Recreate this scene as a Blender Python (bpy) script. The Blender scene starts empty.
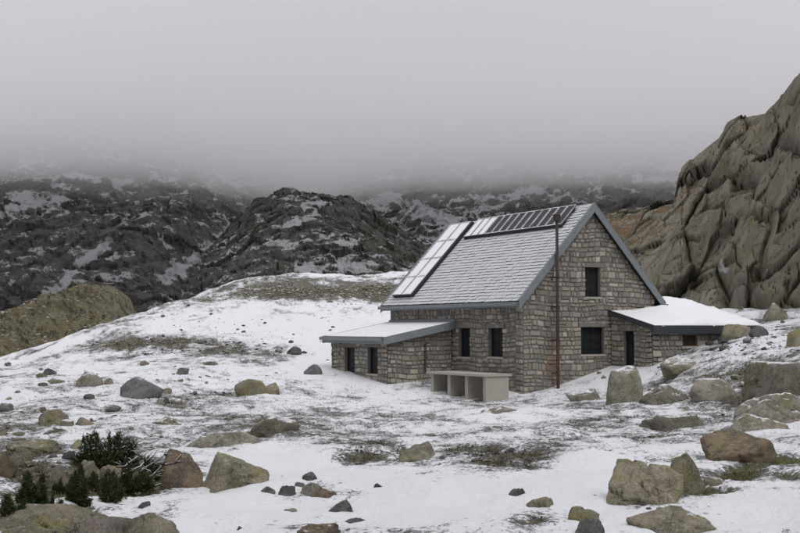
import bpy, bmesh, math, random
import numpy as np
from mathutils import Vector
random.seed(7)
rng = np.random.default_rng(11)
SC = bpy.context.scene
COL = SC.collection
rad = math.radians

# ------------------------------------------------------------------ camera
F = 1100.0                       # focal length in photo pixels (photo 800 x 533)
CX, CY, HOR = 400.0, 266.5, 328.0
CZ = 2.4
PITCH = math.atan((HOR - CY) / F)
SP, CP = math.sin(PITCH), math.cos(PITCH)
cam = bpy.data.cameras.new('camera')
cam.lens = F / 800 * 36
cam.sensor_width = 36
cam.clip_start = 0.1
cam.clip_end = 8000
camo = bpy.data.objects.new('camera', cam)
COL.objects.link(camo)
camo.location = (0, 0, CZ)
camo.rotation_euler = (math.pi / 2 + PITCH, 0, 0)
SC.camera = camo

# ------------------------------------------------------------------ light
SUN_EL, SUN_AZ = rad(48), rad(155)        # behind the camera, to the right
w = bpy.data.worlds.new('World'); SC.world = w; w.use_nodes = True
nt = w.node_tree; N = nt.nodes; LK = nt.links
N.clear()
out = N.new('ShaderNodeOutputWorld'); bg = N.new('ShaderNodeBackground')
sky = N.new('ShaderNodeTexSky'); sky.sky_type = 'NISHITA'; sky.sun_disc = False
sky.sun_elevation = SUN_EL; sky.sun_rotation = SUN_AZ; sky.air_density = 1.0; sky.dust_density = 4.0
hs = N.new('ShaderNodeHueSaturation'); hs.inputs['Saturation'].default_value = 0.15
LK.new(sky.outputs[0], hs.inputs['Color'])
tc = N.new('ShaderNodeTexCoord'); sx = N.new('ShaderNodeSeparateXYZ')
LK.new(tc.outputs['Generated'], sx.inputs[0])
ramp = N.new('ShaderNodeValToRGB')          # overcast dome: dim at the horizon, bright overhead
LK.new(sx.outputs['Z'], ramp.inputs[0])
e = ramp.color_ramp.elements
def g(v): return (v * 0.985, v * 0.975, v * 1.02, 1)
e[0].position = 0.0; e[0].color = g(2.9)
e[1].position = 1.0; e[1].color = g(11.0)
for p, v in ((0.10, 2.6), (0.2, 3.0), (0.3, 3.7), (0.5, 7.6)):
    q = e.new(p); q.color = g(v)
mx = N.new('ShaderNodeMix'); mx.data_type = 'RGBA'; mx.inputs[0].default_value = 0.88
LK.new(hs.outputs[0], mx.inputs[6]); LK.new(ramp.outputs[0], mx.inputs[7])
LK.new(mx.outputs[2], bg.inputs[0]); bg.inputs[1].default_value = 0.1
LK.new(bg.outputs[0], out.inputs[0])

sun = bpy.data.lights.new('sun', 'SUN'); sun.energy = 1.0; sun.angle = rad(35); sun.color = (1, 0.98, 0.95)
so = bpy.data.objects.new('sun', sun); COL.objects.link(so)
so.rotation_euler = (math.pi / 2 - SUN_EL, 0, math.pi - SUN_AZ)
SC.view_settings.view_transform = 'Standard'; SC.view_settings.look = 'None'
SC.view_settings.exposure = 0.0; SC.view_settings.gamma = 1; SC.view_settings.use_curve_mapping = False
SC.render.engine = 'CYCLES'
cy = SC.cycles
cy.max_bounces = 8; cy.diffuse_bounces = 3; cy.glossy_bounces = 2; cy.volume_bounces = 6; cy.transparent_max_bounces = 4
cy.use_denoising = True

# ------------------------------------------------------------------ geometry helpers
def P(px, py, d):
    """point seen at photo pixel px,py, d metres ahead of the camera"""
    up = (CY - py) / F
    Y = CP - up * SP; Z = SP + up * CP
    k = d / Y
    return np.array([(px - CX) / F * k, d, CZ + Z * k])
def proj(p):
    p = np.asarray(p, float)
    x, y, z = p[..., 0], p[..., 1], p[..., 2] - CZ
    dep = y * CP + z * SP
    up = -y * SP + z * CP
    dep = np.where(np.abs(dep) < 1e-6, 1e-6, dep)
    return CX + F * x / dep, CY - F * up / dep
def zpy(py, Y):
    up = (CY - py) / F
    return CZ + (SP + up * CP) * Y / (CP - up * SP)

_perm = np.random.default_rng(5).permutation(256)
_perm = np.concatenate([_perm, _perm, _perm])
_grad = np.random.default_rng(6).normal(size=(256, 3)); _grad /= np.linalg.norm(_grad, axis=1)[:, None]
def perlin(p):
    i = np.floor(p).astype(np.int64); f = p - i
    u = f * f * f * (f * (f * 6 - 15) + 10)
    i &= 255
    r = np.zeros(len(p))
    for a in (0, 1):
        wa = u[:, 0] if a else 1 - u[:, 0]
        for b in (0, 1):
            wb = u[:, 1] if b else 1 - u[:, 1]
            for c in (0, 1):
                wc = u[:, 2] if c else 1 - u[:, 2]
                h = _perm[_perm[_perm[(i[:, 0] + a) & 255] + ((i[:, 1] + b) & 255)] + ((i[:, 2] + c) & 255)]
                gr = _grad[h]
                r += wa * wb * wc * (gr[:, 0] * (f[:, 0] - a) + gr[:, 1] * (f[:, 1] - b) + gr[:, 2] * (f[:, 2] - c))
    return r
def fbm(p, scale, octv=4, gain=0.5, lac=2.03, ridged=False):
    p = np.asarray(p, float) / scale
    r = np.zeros(len(p)); a = 1.0; s = 0
    for k in range(octv):
        n = perlin(p + k * 17.3)
        if ridged: n = 0.5 - 2 * np.abs(n) * 0.9
        r += a * n; s += a
        a *= gain; p = p * lac
    return r / s * 1.6
def voro(p, seed=1):
    """cell value and distance to the nearest edge (F2-F1)"""
    i = np.floor(p).astype(np.int64)
    d1 = np.full(len(p), 9.0); d2 = np.full(len(p), 9.0); v = np.zeros(len(p))
    for a in (-1, 0, 1):
        for b in (-1, 0, 1):
            for c in (-1, 0, 1):
                j = i + np.array([a, b, c])
                h = _perm[_perm[_perm[(j[:, 0] + seed) & 255] + (j[:, 1] & 255)] + (j[:, 2] & 255)]
                o = j + 0.5 + 0.45 * _grad[h] * 1.2
                d = np.linalg.norm(p - o, axis=1)
                cl = d < d1
                d2 = np.where(cl, d1, np.minimum(d2, d))
                v = np.where(cl, h / 255.0, v)
                d1 = np.where(cl, d, d1)
    return v, d2 - d1
def facets(q, seed, tilt):
    i = np.floor(q).astype(np.int64); d1 = np.full(len(q), 9.0); d2 = d1.copy(); val = np.zeros(len(q)); pl = np.zeros(len(q))
    for da in (-1, 0, 1):
        for db in (-1, 0, 1):
            for dc in (-1, 0, 1):
                j = i + np.array([da, db, dc])
                h = _perm[_perm[_perm[(j[:, 0] + seed) & 255] + (j[:, 1] & 255)] + (j[:, 2] & 255)]
                o = j + .5 + .5 * _grad[h]; dv = q - o; d = np.linalg.norm(dv, axis=1); cl = d < d1
                d2 = np.where(cl, d1, np.minimum(d2, d)); val = np.where(cl, h / 255., val)
                pl = np.where(cl, (dv * _grad[(h + 37) & 255]).sum(1), pl); d1 = np.where(cl, d, d1)
    return val - .5 + tilt * pl, d2 - d1
def sstep(a, b, x):
    t = np.clip((x - a) / (b - a), 0, 1)
    return t * t * (3 - 2 * t)

def mesh_np(name, V, Fc, mats, smooth=True, attrs=None, midx=None):
    me = bpy.data.meshes.new(name)
    V = np.asarray(V, np.float32)
    if isinstance(Fc, np.ndarray):
        n, k = Fc.shape
        me.vertices.add(len(V)); me.vertices.foreach_set('co', V.ravel())
        me.loops.add(n * k); me.loops.foreach_set('vertex_index', Fc.ravel().astype(np.int32))
        me.polygons.add(n); me.polygons.foreach_set('loop_start', np.arange(0, n * k, k, dtype=np.int32))
        me.update(calc_edges=True)
    else:
        me.from_pydata(V.tolist(), [], Fc); me.update()
    if smooth: me.polygons.foreach_set('use_smooth', np.ones(len(me.polygons), bool))
    else: me.polygons.foreach_set('use_smooth', np.zeros(len(me.polygons), bool))
    for m in (mats if isinstance(mats, (list, tuple)) else [mats]): me.materials.append(m)
    if midx is not None: me.polygons.foreach_set('material_index', np.asarray(midx, np.int32))
    for an, av in (attrs or {}).items():
        av = np.asarray(av, np.float32)
        at = me.attributes.new(an, 'FLOAT_COLOR', 'POINT')
        c = np.ones((len(V), 4), np.float32); c[:, :av.shape[1]] = av
        at.data.foreach_set('color', c.ravel())
    return me
def link(name, me, parent=None, loc=None, rot=None):
    o = bpy.data.objects.new(name, me); COL.objects.link(o)
    if parent is not None: o.parent = parent
    if loc is not None: o.location = loc
    if rot is not None: o.rotation_euler = rot
    return o
def empty(name, loc=(0, 0, 0), rz=0):
    o = bpy.data.objects.new(name, None); COL.objects.link(o)
    o.location = loc; o.rotation_euler = (0, 0, rz); o.empty_display_size = 0.2
    return o
def tag(o, label=None, cat=None, group=None, kind=None):
    if label: o['label'] = label
    if cat: o['category'] = cat
    if group: o['group'] = group
    if kind: o['kind'] = kind
    return o
def grid_faces(nr, nc, wrap=False):
    idx = np.arange(nr * nc).reshape(nr, nc)
    if wrap: idx = np.concatenate([idx, idx[:, :1]], 1)
    a = idx[:-1, :-1]; b = idx[:-1, 1:]; c = idx[1:, 1:]; d = idx[1:, :-1]
    return np.stack([a, b, c, d], -1).reshape(-1, 4)

class MB:
    """collects prisms, boxes and tubes; build() links them as one mesh"""
    def __init__(s): s.V = []; s.F = []; s.T = []; s.M = []
    def add(s, vs, fs, tint=(1, 1, 1), m=0):
        o = len(s.V); s.V += [tuple(v) for v in vs]; s.T += [tint] * len(vs)
        for f in fs: s.F.append(tuple(i + o for i in f)); s.M.append(m)
    def box(s, x0, x1, y0, y1, z0, z1, tint=(1, 1, 1), m=0):
        vs = [(x0, y0, z0), (x1, y0, z0), (x1, y1, z0), (x0, y1, z0), (x0, y0, z1), (x1, y0, z1), (x1, y1, z1), (x0, y1, z1)]
        s.add(vs, [(3, 2, 1, 0), (4, 5, 6, 7), (0, 1, 5, 4), (1, 2, 6, 5), (2, 3, 7, 6), (3, 0, 4, 7)], tint, m)
    def hexa(s, q, n, tint=(1, 1, 1), m=0):
        """quad q extruded by vector n"""
        q = [np.array(a, float) for a in q]; n = np.array(n, float)
        vs = q + [a + n for a in q]
        k = len(q)
        fs = [tuple(range(k))[::-1], tuple(range(k, 2 * k))] + [(i, (i + 1) % k, k + (i + 1) % k, k + i) for i in range(k)]
        s.add(vs, fs, tint, m)
    def tube(s, pts, rs, n=8, tint=(1, 1, 1), m=0):
        pts = [np.array(p, float) for p in pts]; rings = []
        for i, p in enumerate(pts):
            d = pts[min(i + 1, len(pts) - 1)] - pts[max(i - 1, 0)]; d = d / (np.linalg.norm(d) + 1e-9)
            a = np.cross(d, (0, 0, 1) if abs(d[2]) < .9 else (1, 0, 0)); a /= np.linalg.norm(a); b = np.cross(d, a)
            rings.append([p + rs[i] * (math.cos(t) * a + math.sin(t) * b) for t in (2 * math.pi * k / n for k in range(n))])
        vs = [v for r in rings for v in r]; fs = []
        for i in range(len(pts) - 1):
            for k in range(n):
                fs.append((i * n + k, (i + 1) * n + k, (i + 1) * n + (k + 1) % n, i * n + (k + 1) % n))
        fs.append(tuple(range(n))); fs.append(tuple(range((len(pts) - 1) * n, len(pts) * n))[::-1])
        s.add(vs, fs, tint, m)
    def mesh(s, name, mats, smooth=False):
        me = mesh_np(name, np.array(s.V), s.F, mats, smooth, {'tint': np.array(s.T)}, s.M)
        bm = bmesh.new(); bm.from_mesh(me); bmesh.ops.recalc_face_normals(bm, faces=bm.faces); bm.to_mesh(me); bm.free()
        return me
    def build(s, name, mats, parent=None, smooth=False, loc=None, rot=None):
        return link(name, s.mesh(name, mats, smooth), parent, loc, rot)

# ------------------------------------------------------------------ materials
class NB:
    def __init__(s, name):
        s.m = bpy.data.materials.new(name); s.m.use_nodes = True
        s.t = s.m.node_tree; s.b = s.t.nodes['Principled BSDF']
        s.b.inputs['Specular IOR Level'].default_value = 0.25
        s.geo = s.t.nodes.new('ShaderNodeNewGeometry')
        s.pos = s.geo.outputs['Position']
    def L(s, a, b): s.t.links.new(a, b)
    def noise(s, scale, det=4, rough=.55, vec=None, dist=0):
        n = s.t.nodes.new('ShaderNodeTexNoise'); n.inputs['Scale'].default_value = scale
        n.inputs['Detail'].default_value = det; n.inputs['Roughness'].default_value = rough; n.inputs['Distortion'].default_value = dist
        s.L(vec or s.pos, n.inputs['Vector']); return n.outputs['Fac']
    def scalev(s, v, vec=None):
        n = s.t.nodes.new('ShaderNodeVectorMath'); n.operation = 'MULTIPLY'; n.inputs[1].default_value = v
        s.L(vec or s.pos, n.inputs[0]); return n.outputs[0]
    def rng(s, x, a, b, c=0, d=1):
        n = s.t.nodes.new('ShaderNodeMapRange'); n.interpolation_type = 'SMOOTHSTEP'
        for i, v in enumerate((a, b, c, d)): n.inputs[i + 1].default_value = v
        s.L(x, n.inputs[0]); return n.outputs[0]
    def math(s, op, a, b=None):
        n = s.t.nodes.new('ShaderNodeMath'); n.operation = op
        for i, v in enumerate((a, b)):
            if v is None: continue
            if isinstance(v, (int, float)): n.inputs[i].default_value = v
            else: s.L(v, n.inputs[i])
        return n.outputs[0]
    def mix(s, f, a, b, mode='MIX'):
        n = s.t.nodes.new('ShaderNodeMix'); n.data_type = 'RGBA'; n.blend_type = mode
        for i, v in ((0, f), (6, a), (7, b)):
            if isinstance(v, (int, float)): n.inputs[i].default_value = v
            elif isinstance(v, tuple): n.inputs[i].default_value = (*v, 1)
            else: s.L(v, n.inputs[i])
        return n.outputs[2]
    def attr(s, name):
        n = s.t.nodes.new('ShaderNodeAttribute'); n.attribute_name = name
        sp = s.t.nodes.new('ShaderNodeSeparateColor'); s.L(n.outputs['Color'], sp.inputs[0])
        return n.outputs['Color'], sp.outputs
    def nz(s):
        n = s.t.nodes.new('ShaderNodeSeparateXYZ'); s.L(s.geo.outputs['Normal'], n.inputs[0]); return n.outputs['Z']
    def objrand(s):
        n = s.t.nodes.new('ShaderNodeObjectInfo'); return n.outputs['Random']
    def bump(s, h, dist, strength=1.0):
        n = s.t.nodes.new('ShaderNodeBump'); n.inputs['Distance'].default_value = dist; n.inputs['Strength'].default_value = strength
        s.L(h, n.inputs['Height']); s.L(n.outputs[0], s.b.inputs['Normal'])
    def out(s, col, rough=.9):
        s.L(col, s.b.inputs['Base Color']) if not isinstance(col, tuple) else setattr(s.b.inputs['Base Color'], 'default_value', (*col, 1))
        if isinstance(rough, (int, float)): s.b.inputs['Roughness'].default_value = rough
        else: s.L(rough, s.b.inputs['Roughness'])
        return s.m
SNOW = (0.84, 0.85, 0.88)

def rock_mat(name, a, b, c, snow=(0.75, 0.95), sc=1.0, lichen=None, bumpd=0.03):
    """mottled granite: a main, b dark patches, c light lichen; snow lies on faces that look up"""
    m = NB(name)
    col = m.mix(m.rng(m.noise(2.2 * sc, 6, .65), .42, .62), a, b)
    col = m.mix(m.rng(m.noise(5.5 * sc, 5, .7), .54, .66, 0, .7), col, c)
    if lichen: col = m.mix(m.rng(m.noise(1.3 * sc, 5, .7, dist=.4), .52, .64, 0, .85), col, lichen)
    col = m.mix(m.rng(m.noise(24 * sc, 5, .85), .47, .60, 0, .60), col, m.mix(.72, col, (.02, .02, .018)))
    col = m.mix(m.rng(m.noise(45 * sc, 4, .8), .55, .64, 0, .55), col, (.42, .41, .36))
    wrp = m.t.nodes.new('ShaderNodeVectorMath'); wrp.operation = 'ADD'; m.L(m.pos, wrp.inputs[0])
    wn = m.t.nodes.new('ShaderNodeTexNoise'); wn.inputs['Scale'].default_value = 2.5; wn.inputs['Detail'].default_value = 5; m.L(m.pos, wn.inputs['Vector']); m.L(wn.outputs['Color'], wrp.inputs[1])
    vo = m.t.nodes.new('ShaderNodeTexVoronoi'); vo.feature = 'DISTANCE_TO_EDGE'; vo.inputs['Scale'].default_value = 1.5 * sc; m.L(wrp.outputs[0], vo.inputs['Vector'])
    crk = m.rng(m.math('ADD', vo.outputs['Distance'], m.math('MULTIPLY', m.noise(3 * sc, 4, .7), .10)), .045, .075, 1, 0)
    crk = m.math('MULTIPLY', crk, m.rng(m.noise(1.1 * sc, 3, .6), .50, .60))
    col = m.mix(m.math('MULTIPLY', crk, .6), col, (.035, .033, .028))
    r = m.objrand()
    hv = m.t.nodes.new('ShaderNodeHueSaturation'); m.L(col, hv.inputs['Color']); m.L(m.math('MULTIPLY_ADD' if False else 'ADD', m.math('MULTIPLY', r, .5), .75), hv.inputs['Value'])
    col = hv.outputs[0]
    if snow:
        z = m.math('ADD', m.nz(), m.math('MULTIPLY', m.math('SUBTRACT', m.noise(7 * sc, 5, .7), .5), .9))
        col = m.mix(m.rng(z, snow[0], snow[1]), col, SNOW)
    h = m.math('SUBTRACT', m.math('ADD', m.noise(7 * sc, 8, .78), m.math('MULTIPLY', m.noise(40 * sc, 4, .75), .35)), m.math('MULTIPLY', crk, .4))
    m.bump(h, 1.8 * bumpd / sc, 1.0)
    return m.out(col, .92)

M = {}
M['rock_olive'] = rock_mat('rock_olive', (.255, .228, .165), (.155, .14, .10), (.34, .315, .245), (1.0, 1.2), 1.6, (.225, .21, .085))
M['rock_grey'] = rock_mat('rock_grey', (.17, .168, .165), (.10, .098, .096), (.25, .245, .24), (.95, 1.15), 1.6)
M['rock_dark'] = rock_mat('rock_dark', (.095, .092, .093), (.05, .049, .05), (.15, .147, .145), (1.02, 1.25), 2.2)
M['rock_tan'] = rock_mat('rock_tan', (.29, .27, .225), (.19, .175, .14), (.38, .36, .31), (.78, 1.0), 1.0, (.16, .155, .08))
M['rock_brown'] = rock_mat('rock_brown', (.20, .145, .095), (.10, .085, .065), (.26, .22, .15), (.98, 1.2), 1.8, (.19, .175, .08))
M['rock_pink'] = rock_mat('rock_pink', (.24, .205, .18), (.15, .135, .12), (.27, .25, .17), (1.05, 1.25), 1.0, (.13, .125, .05))

def ground_mat():
    m = NB('snowy_ground')
    _, c = m.attr('cov')
    fine = m.math('ADD', m.math('MULTIPLY', m.math('SUBTRACT', m.noise(19, 6, .8), .5), 1.3), m.math('MULTIPLY', m.math('SUBTRACT', m.noise(3.2, 6, .75), .5), .8))
    s = m.rng(m.math('ADD', c[0], fine), .40, .58)
    soil = m.mix(m.rng(m.noise(6, 6, .75), .38, .62), (.070, .062, .052), (.135, .115, .085))
    soil = m.mix(m.rng(m.noise(30, 4, .8), .5, .62), soil, (.22, .205, .175))
    soil = m.mix(m.rng(m.noise(17, 5, .8), .50, .60, 0, .85), soil, (.03, .027, .022))
    soil = m.mix(m.rng(m.noise(1.1, 5, .7), .47, .6, 0, .6), soil, (.12, .112, .06))
    moss = m.mix(m.rng(m.noise(20, 6, .8), .4, .6), (.025, .035, .010), (.13, .15, .035))
    soil = m.mix(c[1], soil, moss)
    soil = m.mix(m.math('MULTIPLY', c[2], .55), soil, m.mix(m.rng(m.noise(11, 7, .85), .42, .58), (.06, .055, .045), (.30, .285, .245)))
    sn = m.mix(m.noise(.5, 4, .6), SNOW, (.80, .81, .85))
    col = m.mix(s, soil, sn)
    h = m.math('ADD', m.math('MULTIPLY', m.noise(14, 6, .7), .6), m.math('ADD', m.math('MULTIPLY', s, .5), m.math('MULTIPLY', m.noise(60, 3, .6), .15)))
    m.bump(h, .09, .9)
    return m.out(col, .85)
M['ground'] = ground_mat()

def mountain_mat(name, a, b, grass, sc, gr=.5, fine=.35):
    m = NB(name)
    _, c = m.attr('cov')
    col = m.mix(m.rng(m.noise(.11 * sc, 8, .72), .40, .60), a, b)
    col = m.mix(m.rng(m.noise(.05 * sc, 7, .72), .47, .62, 0, gr), col, grass)
    col = m.mix(m.rng(m.noise(.5 * sc, 6, .8), .48, .68, 0, .75), col, m.mix(.5, col, (.02, .02, .02)))
    col = m.mix(m.rng(m.noise(.55 * sc, 6, .82), .53, .64, 0, .75), col, (.24, .23, .215))
    col = m.mix(m.rng(m.noise(.2 * sc, 7, .8), .52, .62, 0, .7), col, (.022, .022, .021))
    n = m.math('ADD', m.math('MULTIPLY', m.math('SUBTRACT', m.noise(.16 * sc, 9, .8), .5), 2.2 * fine), m.math('MULTIPLY', m.math('SUBTRACT', m.nz(), .75), .35))
    s = m.rng(m.math('ADD', c[0], n), .47, .53)
    col = m.mix(s, col, (.78, .79, .82))
    m.bump(m.noise(.30 * sc, 8, .8), 7.0 / sc, 1.0)
    return m.out(col, .95)
M['mtn_left'] = mountain_mat('mountain_rock', (.27, .262, .25), (.155, .152, .146), (.25, .22, .185), 1.0, .45, 1.0)
M['mtn_mid'] = mountain_mat('hill_rock', (.235, .227, .21), (.13, .127, .118), (.17, .155, .10), 2.0, .45, .9)

def cliff_mat(name='cliff_rock', moss=0.0, k=1.0):
    m = NB(name)
    _, c = m.attr('cov')
    v = m.scalev((k, k, .45 * k))
    col = m.mix(m.rng(m.noise(.45, 8, .7, v, .5), .38, .62), (.46, .42, .325), (.33, .305, .24))
    col = m.mix(m.rng(m.noise(1.1, 6, .7, v), .5, .66, 0, .8), col, (.52, .48, .38))
    col = m.mix(m.rng(m.noise(.28, 6, .7, v, .8), .54, .62, 0, .5), col, (.22, .222, .22))      # dark water-streaked granite
    col = m.mix(m.rng(m.noise(.33, 5, .7), .52, .64, 0, .6), col, (.29, .27, .13))              # yellow-green lichen
    z = m.math('ADD', m.nz(), m.math('MULTIPLY', m.math('SUBTRACT', m.noise(.9, 6, .75), .5), 1.3))
    veg = m.mix(m.rng(m.noise(.5, 4, .7), .42, .6), (.10, .10, .045), (.30, .17, .07))
    col = m.mix(m.rng(z, .64, .80, 0, .9), col, veg)
    if moss: col = m.mix(m.rng(m.math('ADD', m.nz(), m.noise(.5, 7, .8)), .62, 1.15, 0, moss), col, m.mix(m.noise(1.5, 5, .7), (.12, .12, .055), (.22, .215, .11)))
    col = m.mix(m.rng(m.noise(9, 5, .75), .45, .75, 0, .3), col, m.mix(.5, col, (.05, .05, .04)))
    col = m.mix(m.rng(m.noise(.7, 6, .75, m.scalev((1.2, 1.2, .6))), .57, .64, 0, .4), col, (.12, .12, .065))
    col = m.mix(m.rng(m.noise(20, 6, .85), .52, .64, 0, .3), col, (.08, .075, .06))
    col = m.mix(m.rng(m.noise(16, 6, .85, m.scalev((1, 1, 1.4))), .55, .66, 0, .45), col, (.50, .47, .38))
    if moss: col = m.mix(m.rng(m.noise(.9, 6, .75, m.scalev((1.4, 1.4, .16))), .50, .62, 0, .8), col, (.045, .045, .028))
    col = m.mix(m.math('MULTIPLY', c[1], .85), col, (.040, .038, .032))
    s = m.rng(m.math('ADD', c[0], m.math('MULTIPLY', m.math('SUBTRACT', m.noise(2.2, 6, .75), .5), .8)), .45, .6)
    s2 = m.rng(m.math('ADD', m.nz(), m.math('MULTIPLY', m.math('SUBTRACT', m.noise(1.7, 6, .8), .5), 1.2)), 0.96, 1.04, 0, .85)
    col = m.mix(m.math('MAXIMUM', s, s2), col, (.80, .80, .82))
    m.bump(m.math('ADD', m.noise(2.4, 8, .78, v), m.math('MULTIPLY', m.noise(12, 5, .75), .4)), .5, 1.0)
    return m.out(col, .93)
M['cliff'] = cliff_mat()
M['bluff'] = cliff_mat('mossy_bluff_rock', .55, .7)

def tinted(name, nsc=14, rough=.9, dark=(.03, .03, .03), amt=.5, snow=None, bd=.012):
    m = NB(name)
    col, _ = m.attr('tint')
    c = m.mix(m.rng(m.noise(nsc, 5, .7), .35, .75, 0, amt), col, m.mix(.45, col, dark))
    if snow:
        z = m.math('ADD', m.nz(), m.math('MULTIPLY', m.math('SUBTRACT', m.noise(snow[2], 6, .75), .5), snow[3]))
        c = m.mix(m.rng(z, snow[0], snow[1]), c, snow[4] if len(snow) > 4 else SNOW)
    m.bump(m.noise(nsc * 2, 5, .7), bd, .8)
    return m.out(c, rough)
M['stone'] = tinted('wall_stone')
m = NB('wall_mortar')
M['mortar'] = m.out(m.mix(m.noise(9, 5, .7), (.21, .20, .18), (.13, .125, .115)), .95)
M['slate'] = tinted('roof_slate', 9, .7, snow=(.42, .72, 16.0, 1.0, (.58, .59, .62)))
M['wood'] = tinted('branch_wood', 30, .95, snow=(.72, .9, 12, .7))
def metal(name, c, rough, met=.0, nsc=6, var=.35, snow=None):
    m = NB(name)
    col = m.mix(m.rng(m.noise(nsc, 5, .65), .35, .7, 0, var), c, tuple(x * .55 for x in c))
    if snow:
        z = m.math('ADD', m.nz(), m.math('MULTIPLY', m.math('SUBTRACT', m.noise(snow[2], 6, .75), .5), snow[3]))
        col = m.mix(m.rng(z, snow[0], snow[1]), col, SNOW)
    m.b.inputs['Metallic'].default_value = met
    m.bump(m.noise(nsc * 6, 3, .6), .004, .5)
    return m.out(col, rough)
M['zinc'] = metal('painted_zinc_trim', (.20, .22, .235), .5)
M['shutter'] = metal('dark_steel_shutter', (.016, .018, .021), .5)
M['shutter_wood'] = metal('brown_wood_shutter', (.075, .042, .028), .8, nsc=12)
M['gutter'] = metal('dark_zinc_gutter', (.05, .056, .062), .5)
M['pv_frame'] = metal('panel_frame', (.10, .105, .11), .45, snow=(.45, .8, 3, .8))
M['pv_glass'] = metal('panel_glass', (.040, .043, .050), .55, nsc=1.2, snow=(.95, 1.15, 2.2, 1.0))
M['pv_snow'] = metal('snowed_panel', (.12, .125, .13), .5, snow=(.40, .62, 2.5, .6))
M['soffit'] = metal('dark_underside', (.03, .03, .032), .8)
m = NB('rusty_pipe_iron')
sz = m.t.nodes.new('ShaderNodeSeparateXYZ'); m.L(m.pos, sz.inputs[0])
rust = m.rng(m.math('ADD', sz.outputs['Z'], m.math('MULTIPLY', m.noise(5, 4, .7), 1.6)), 1.9, 3.1, 1, .12)
M['pipe'] = m.out(m.mix(m.math('MULTIPLY', rust, m.rng(m.noise(14, 5, .7), .3, .6)), (.050, .040, .037), (.16, .065, .03)), .8)
m = NB('snow')
m.bump(m.math('ADD', m.noise(3, 5, .6), m.math('MULTIPLY', m.noise(40, 3, .6), .15)), .05, .5)
M['snow'] = m.out(m.mix(m.noise(.8, 4, .6), SNOW, (.80, .81, .85)), .8)
m = NB('roof_snow_crust')
M['snow_thin'] = m.out(m.mix(m.rng(m.noise(7, 6, .75), .5, .72), (.74, .75, .78), (.55, .56, .58)), .85)
m = NB('concrete_table')
m.bump(m.noise(20, 5, .7), .01)
M['concrete'] = m.out(m.mix(m.noise(5, 6, .7), (.42, .40, .355), (.30, .28, .245)), .9)
m = NB('juniper_needles')
_, c_ = m.attr('tint')
ntint, _ = m.attr('tint')
M['needle'] = m.out(ntint, .75)

# ------------------------------------------------------------------ ground
ctrl = [  # (px, py, depth)
 (-150, 533, 8.8), (0, 533, 8.8), (150, 533, 8.7), (300, 533, 8.6), (450, 533, 8.6), (600, 533, 8.5), (800, 533, 8.2), (950, 533, 8.0),
 (0, 490, 11.8), (150, 485, 12.4), (300, 480, 13), (450, 480, 13), (600, 480, 12.8), (800, 480, 12.0), (-150, 480, 12.5),
 (0, 450, 17), (150, 450, 17.3), (300, 450, 17.5), (450, 450, 17.5), (600, 448, 17.5), (720, 450, 16.3), (800, 450, 15.0), (950, 450, 13.5),
 (0, 412, 27), (150, 415, 26), (300, 420, 25.5), (450, 421, 25), (600, 420, 25), (700, 408, 25), (800, 402, 22), (950, 395, 20),
 (0, 380, 42), (-150, 400, 42), (100, 375, 38), (200, 378, 38), (330, 398, 36), (450, 400, 36), (550, 400, 35.5), (620, 397, 34.5), (660, 386, 33.5), (700, 362, 33), (740, 342, 34), (800, 350, 31), (950, 330, 28),
 (0, 371, 50), (-150, 395, 55), (75, 341, 56), (135, 314, 66), (165, 299, 74), (210, 289, 84), (250, 283, 92), (300, 283, 96), (400, 284, 98), (480, 284, 98),
 (250, 352, 48), (330, 345, 52), (200, 330, 55), (270, 310, 68), (360, 308, 70), (400, 322, 58),
 (0, 392, 72), (-100, 405, 72), (60, 362, 72), (100, 348, 80), (130, 335, 90), (0, 395, 95), (-100, 400, 95), (165, 315, 96), (70, 370, 100),
 (560, 330, 52), (680, 325, 44), (800, 322, 39), (620, 326, 46), (900, 310, 36), (560, 285, 90),
]
CPW = np.array([P(*c) for c in ctrl])
extra = [(-10, 3, .8), (0, 3, .8), (10, 3, .8), (-25, -10, .8), (0, -10, .8), (25, -10, .9), (-70, 30, -1.5), (70, 30, 6), (-40, -60, 1), (40, -60, 2),
         (-40, 120, -5), (-22, 122, -3), (-10, 125, 2), (15, 125, 4), (60, 125, 8), (-80, 90, -4), (75, 80, 9)]
CPW = np.vstack([CPW, np.array(extra, float)])
def _U(r): return np.where(r > 1e-9, r, 0)
_n = len(CPW)
_D = np.linalg.norm(CPW[:, None, :2] - CPW[None, :, :2], axis=-1)
_A = np.zeros((_n + 3, _n + 3)); _A[:_n, :_n] = _U(_D) + np.eye(_n) * -0.25
_A[:_n, _n] = 1; _A[:_n, _n + 1:] = CPW[:, :2]; _A[_n:, :_n] = _A[:_n, _n:].T
_wts = np.linalg.solve(_A, np.concatenate([CPW[:, 2], np.zeros(3)]))
def base_z(x, y):
    x = np.asarray(x, float); y = np.asarray(y, float)
    r = np.hypot(x, y); k = np.where(r > 125, 125 / np.maximum(r, 1e-6), 1)
    xx, yy = x * k, y * k
    z = np.zeros(x.shape)
    for i in range(_n):
        z += _wts[i] * np.hypot(xx - CPW[i, 0], yy - CPW[i, 1])
    z += _wts[_n] + _wts[_n + 1] * xx + _wts[_n + 2] * yy
    back = sstep(0, -15, y)
    z = z * (1 - back) + .9 * back
    far = sstep(100, 170, r)
    return z * (1 - far) + (-10.0) * far

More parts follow.
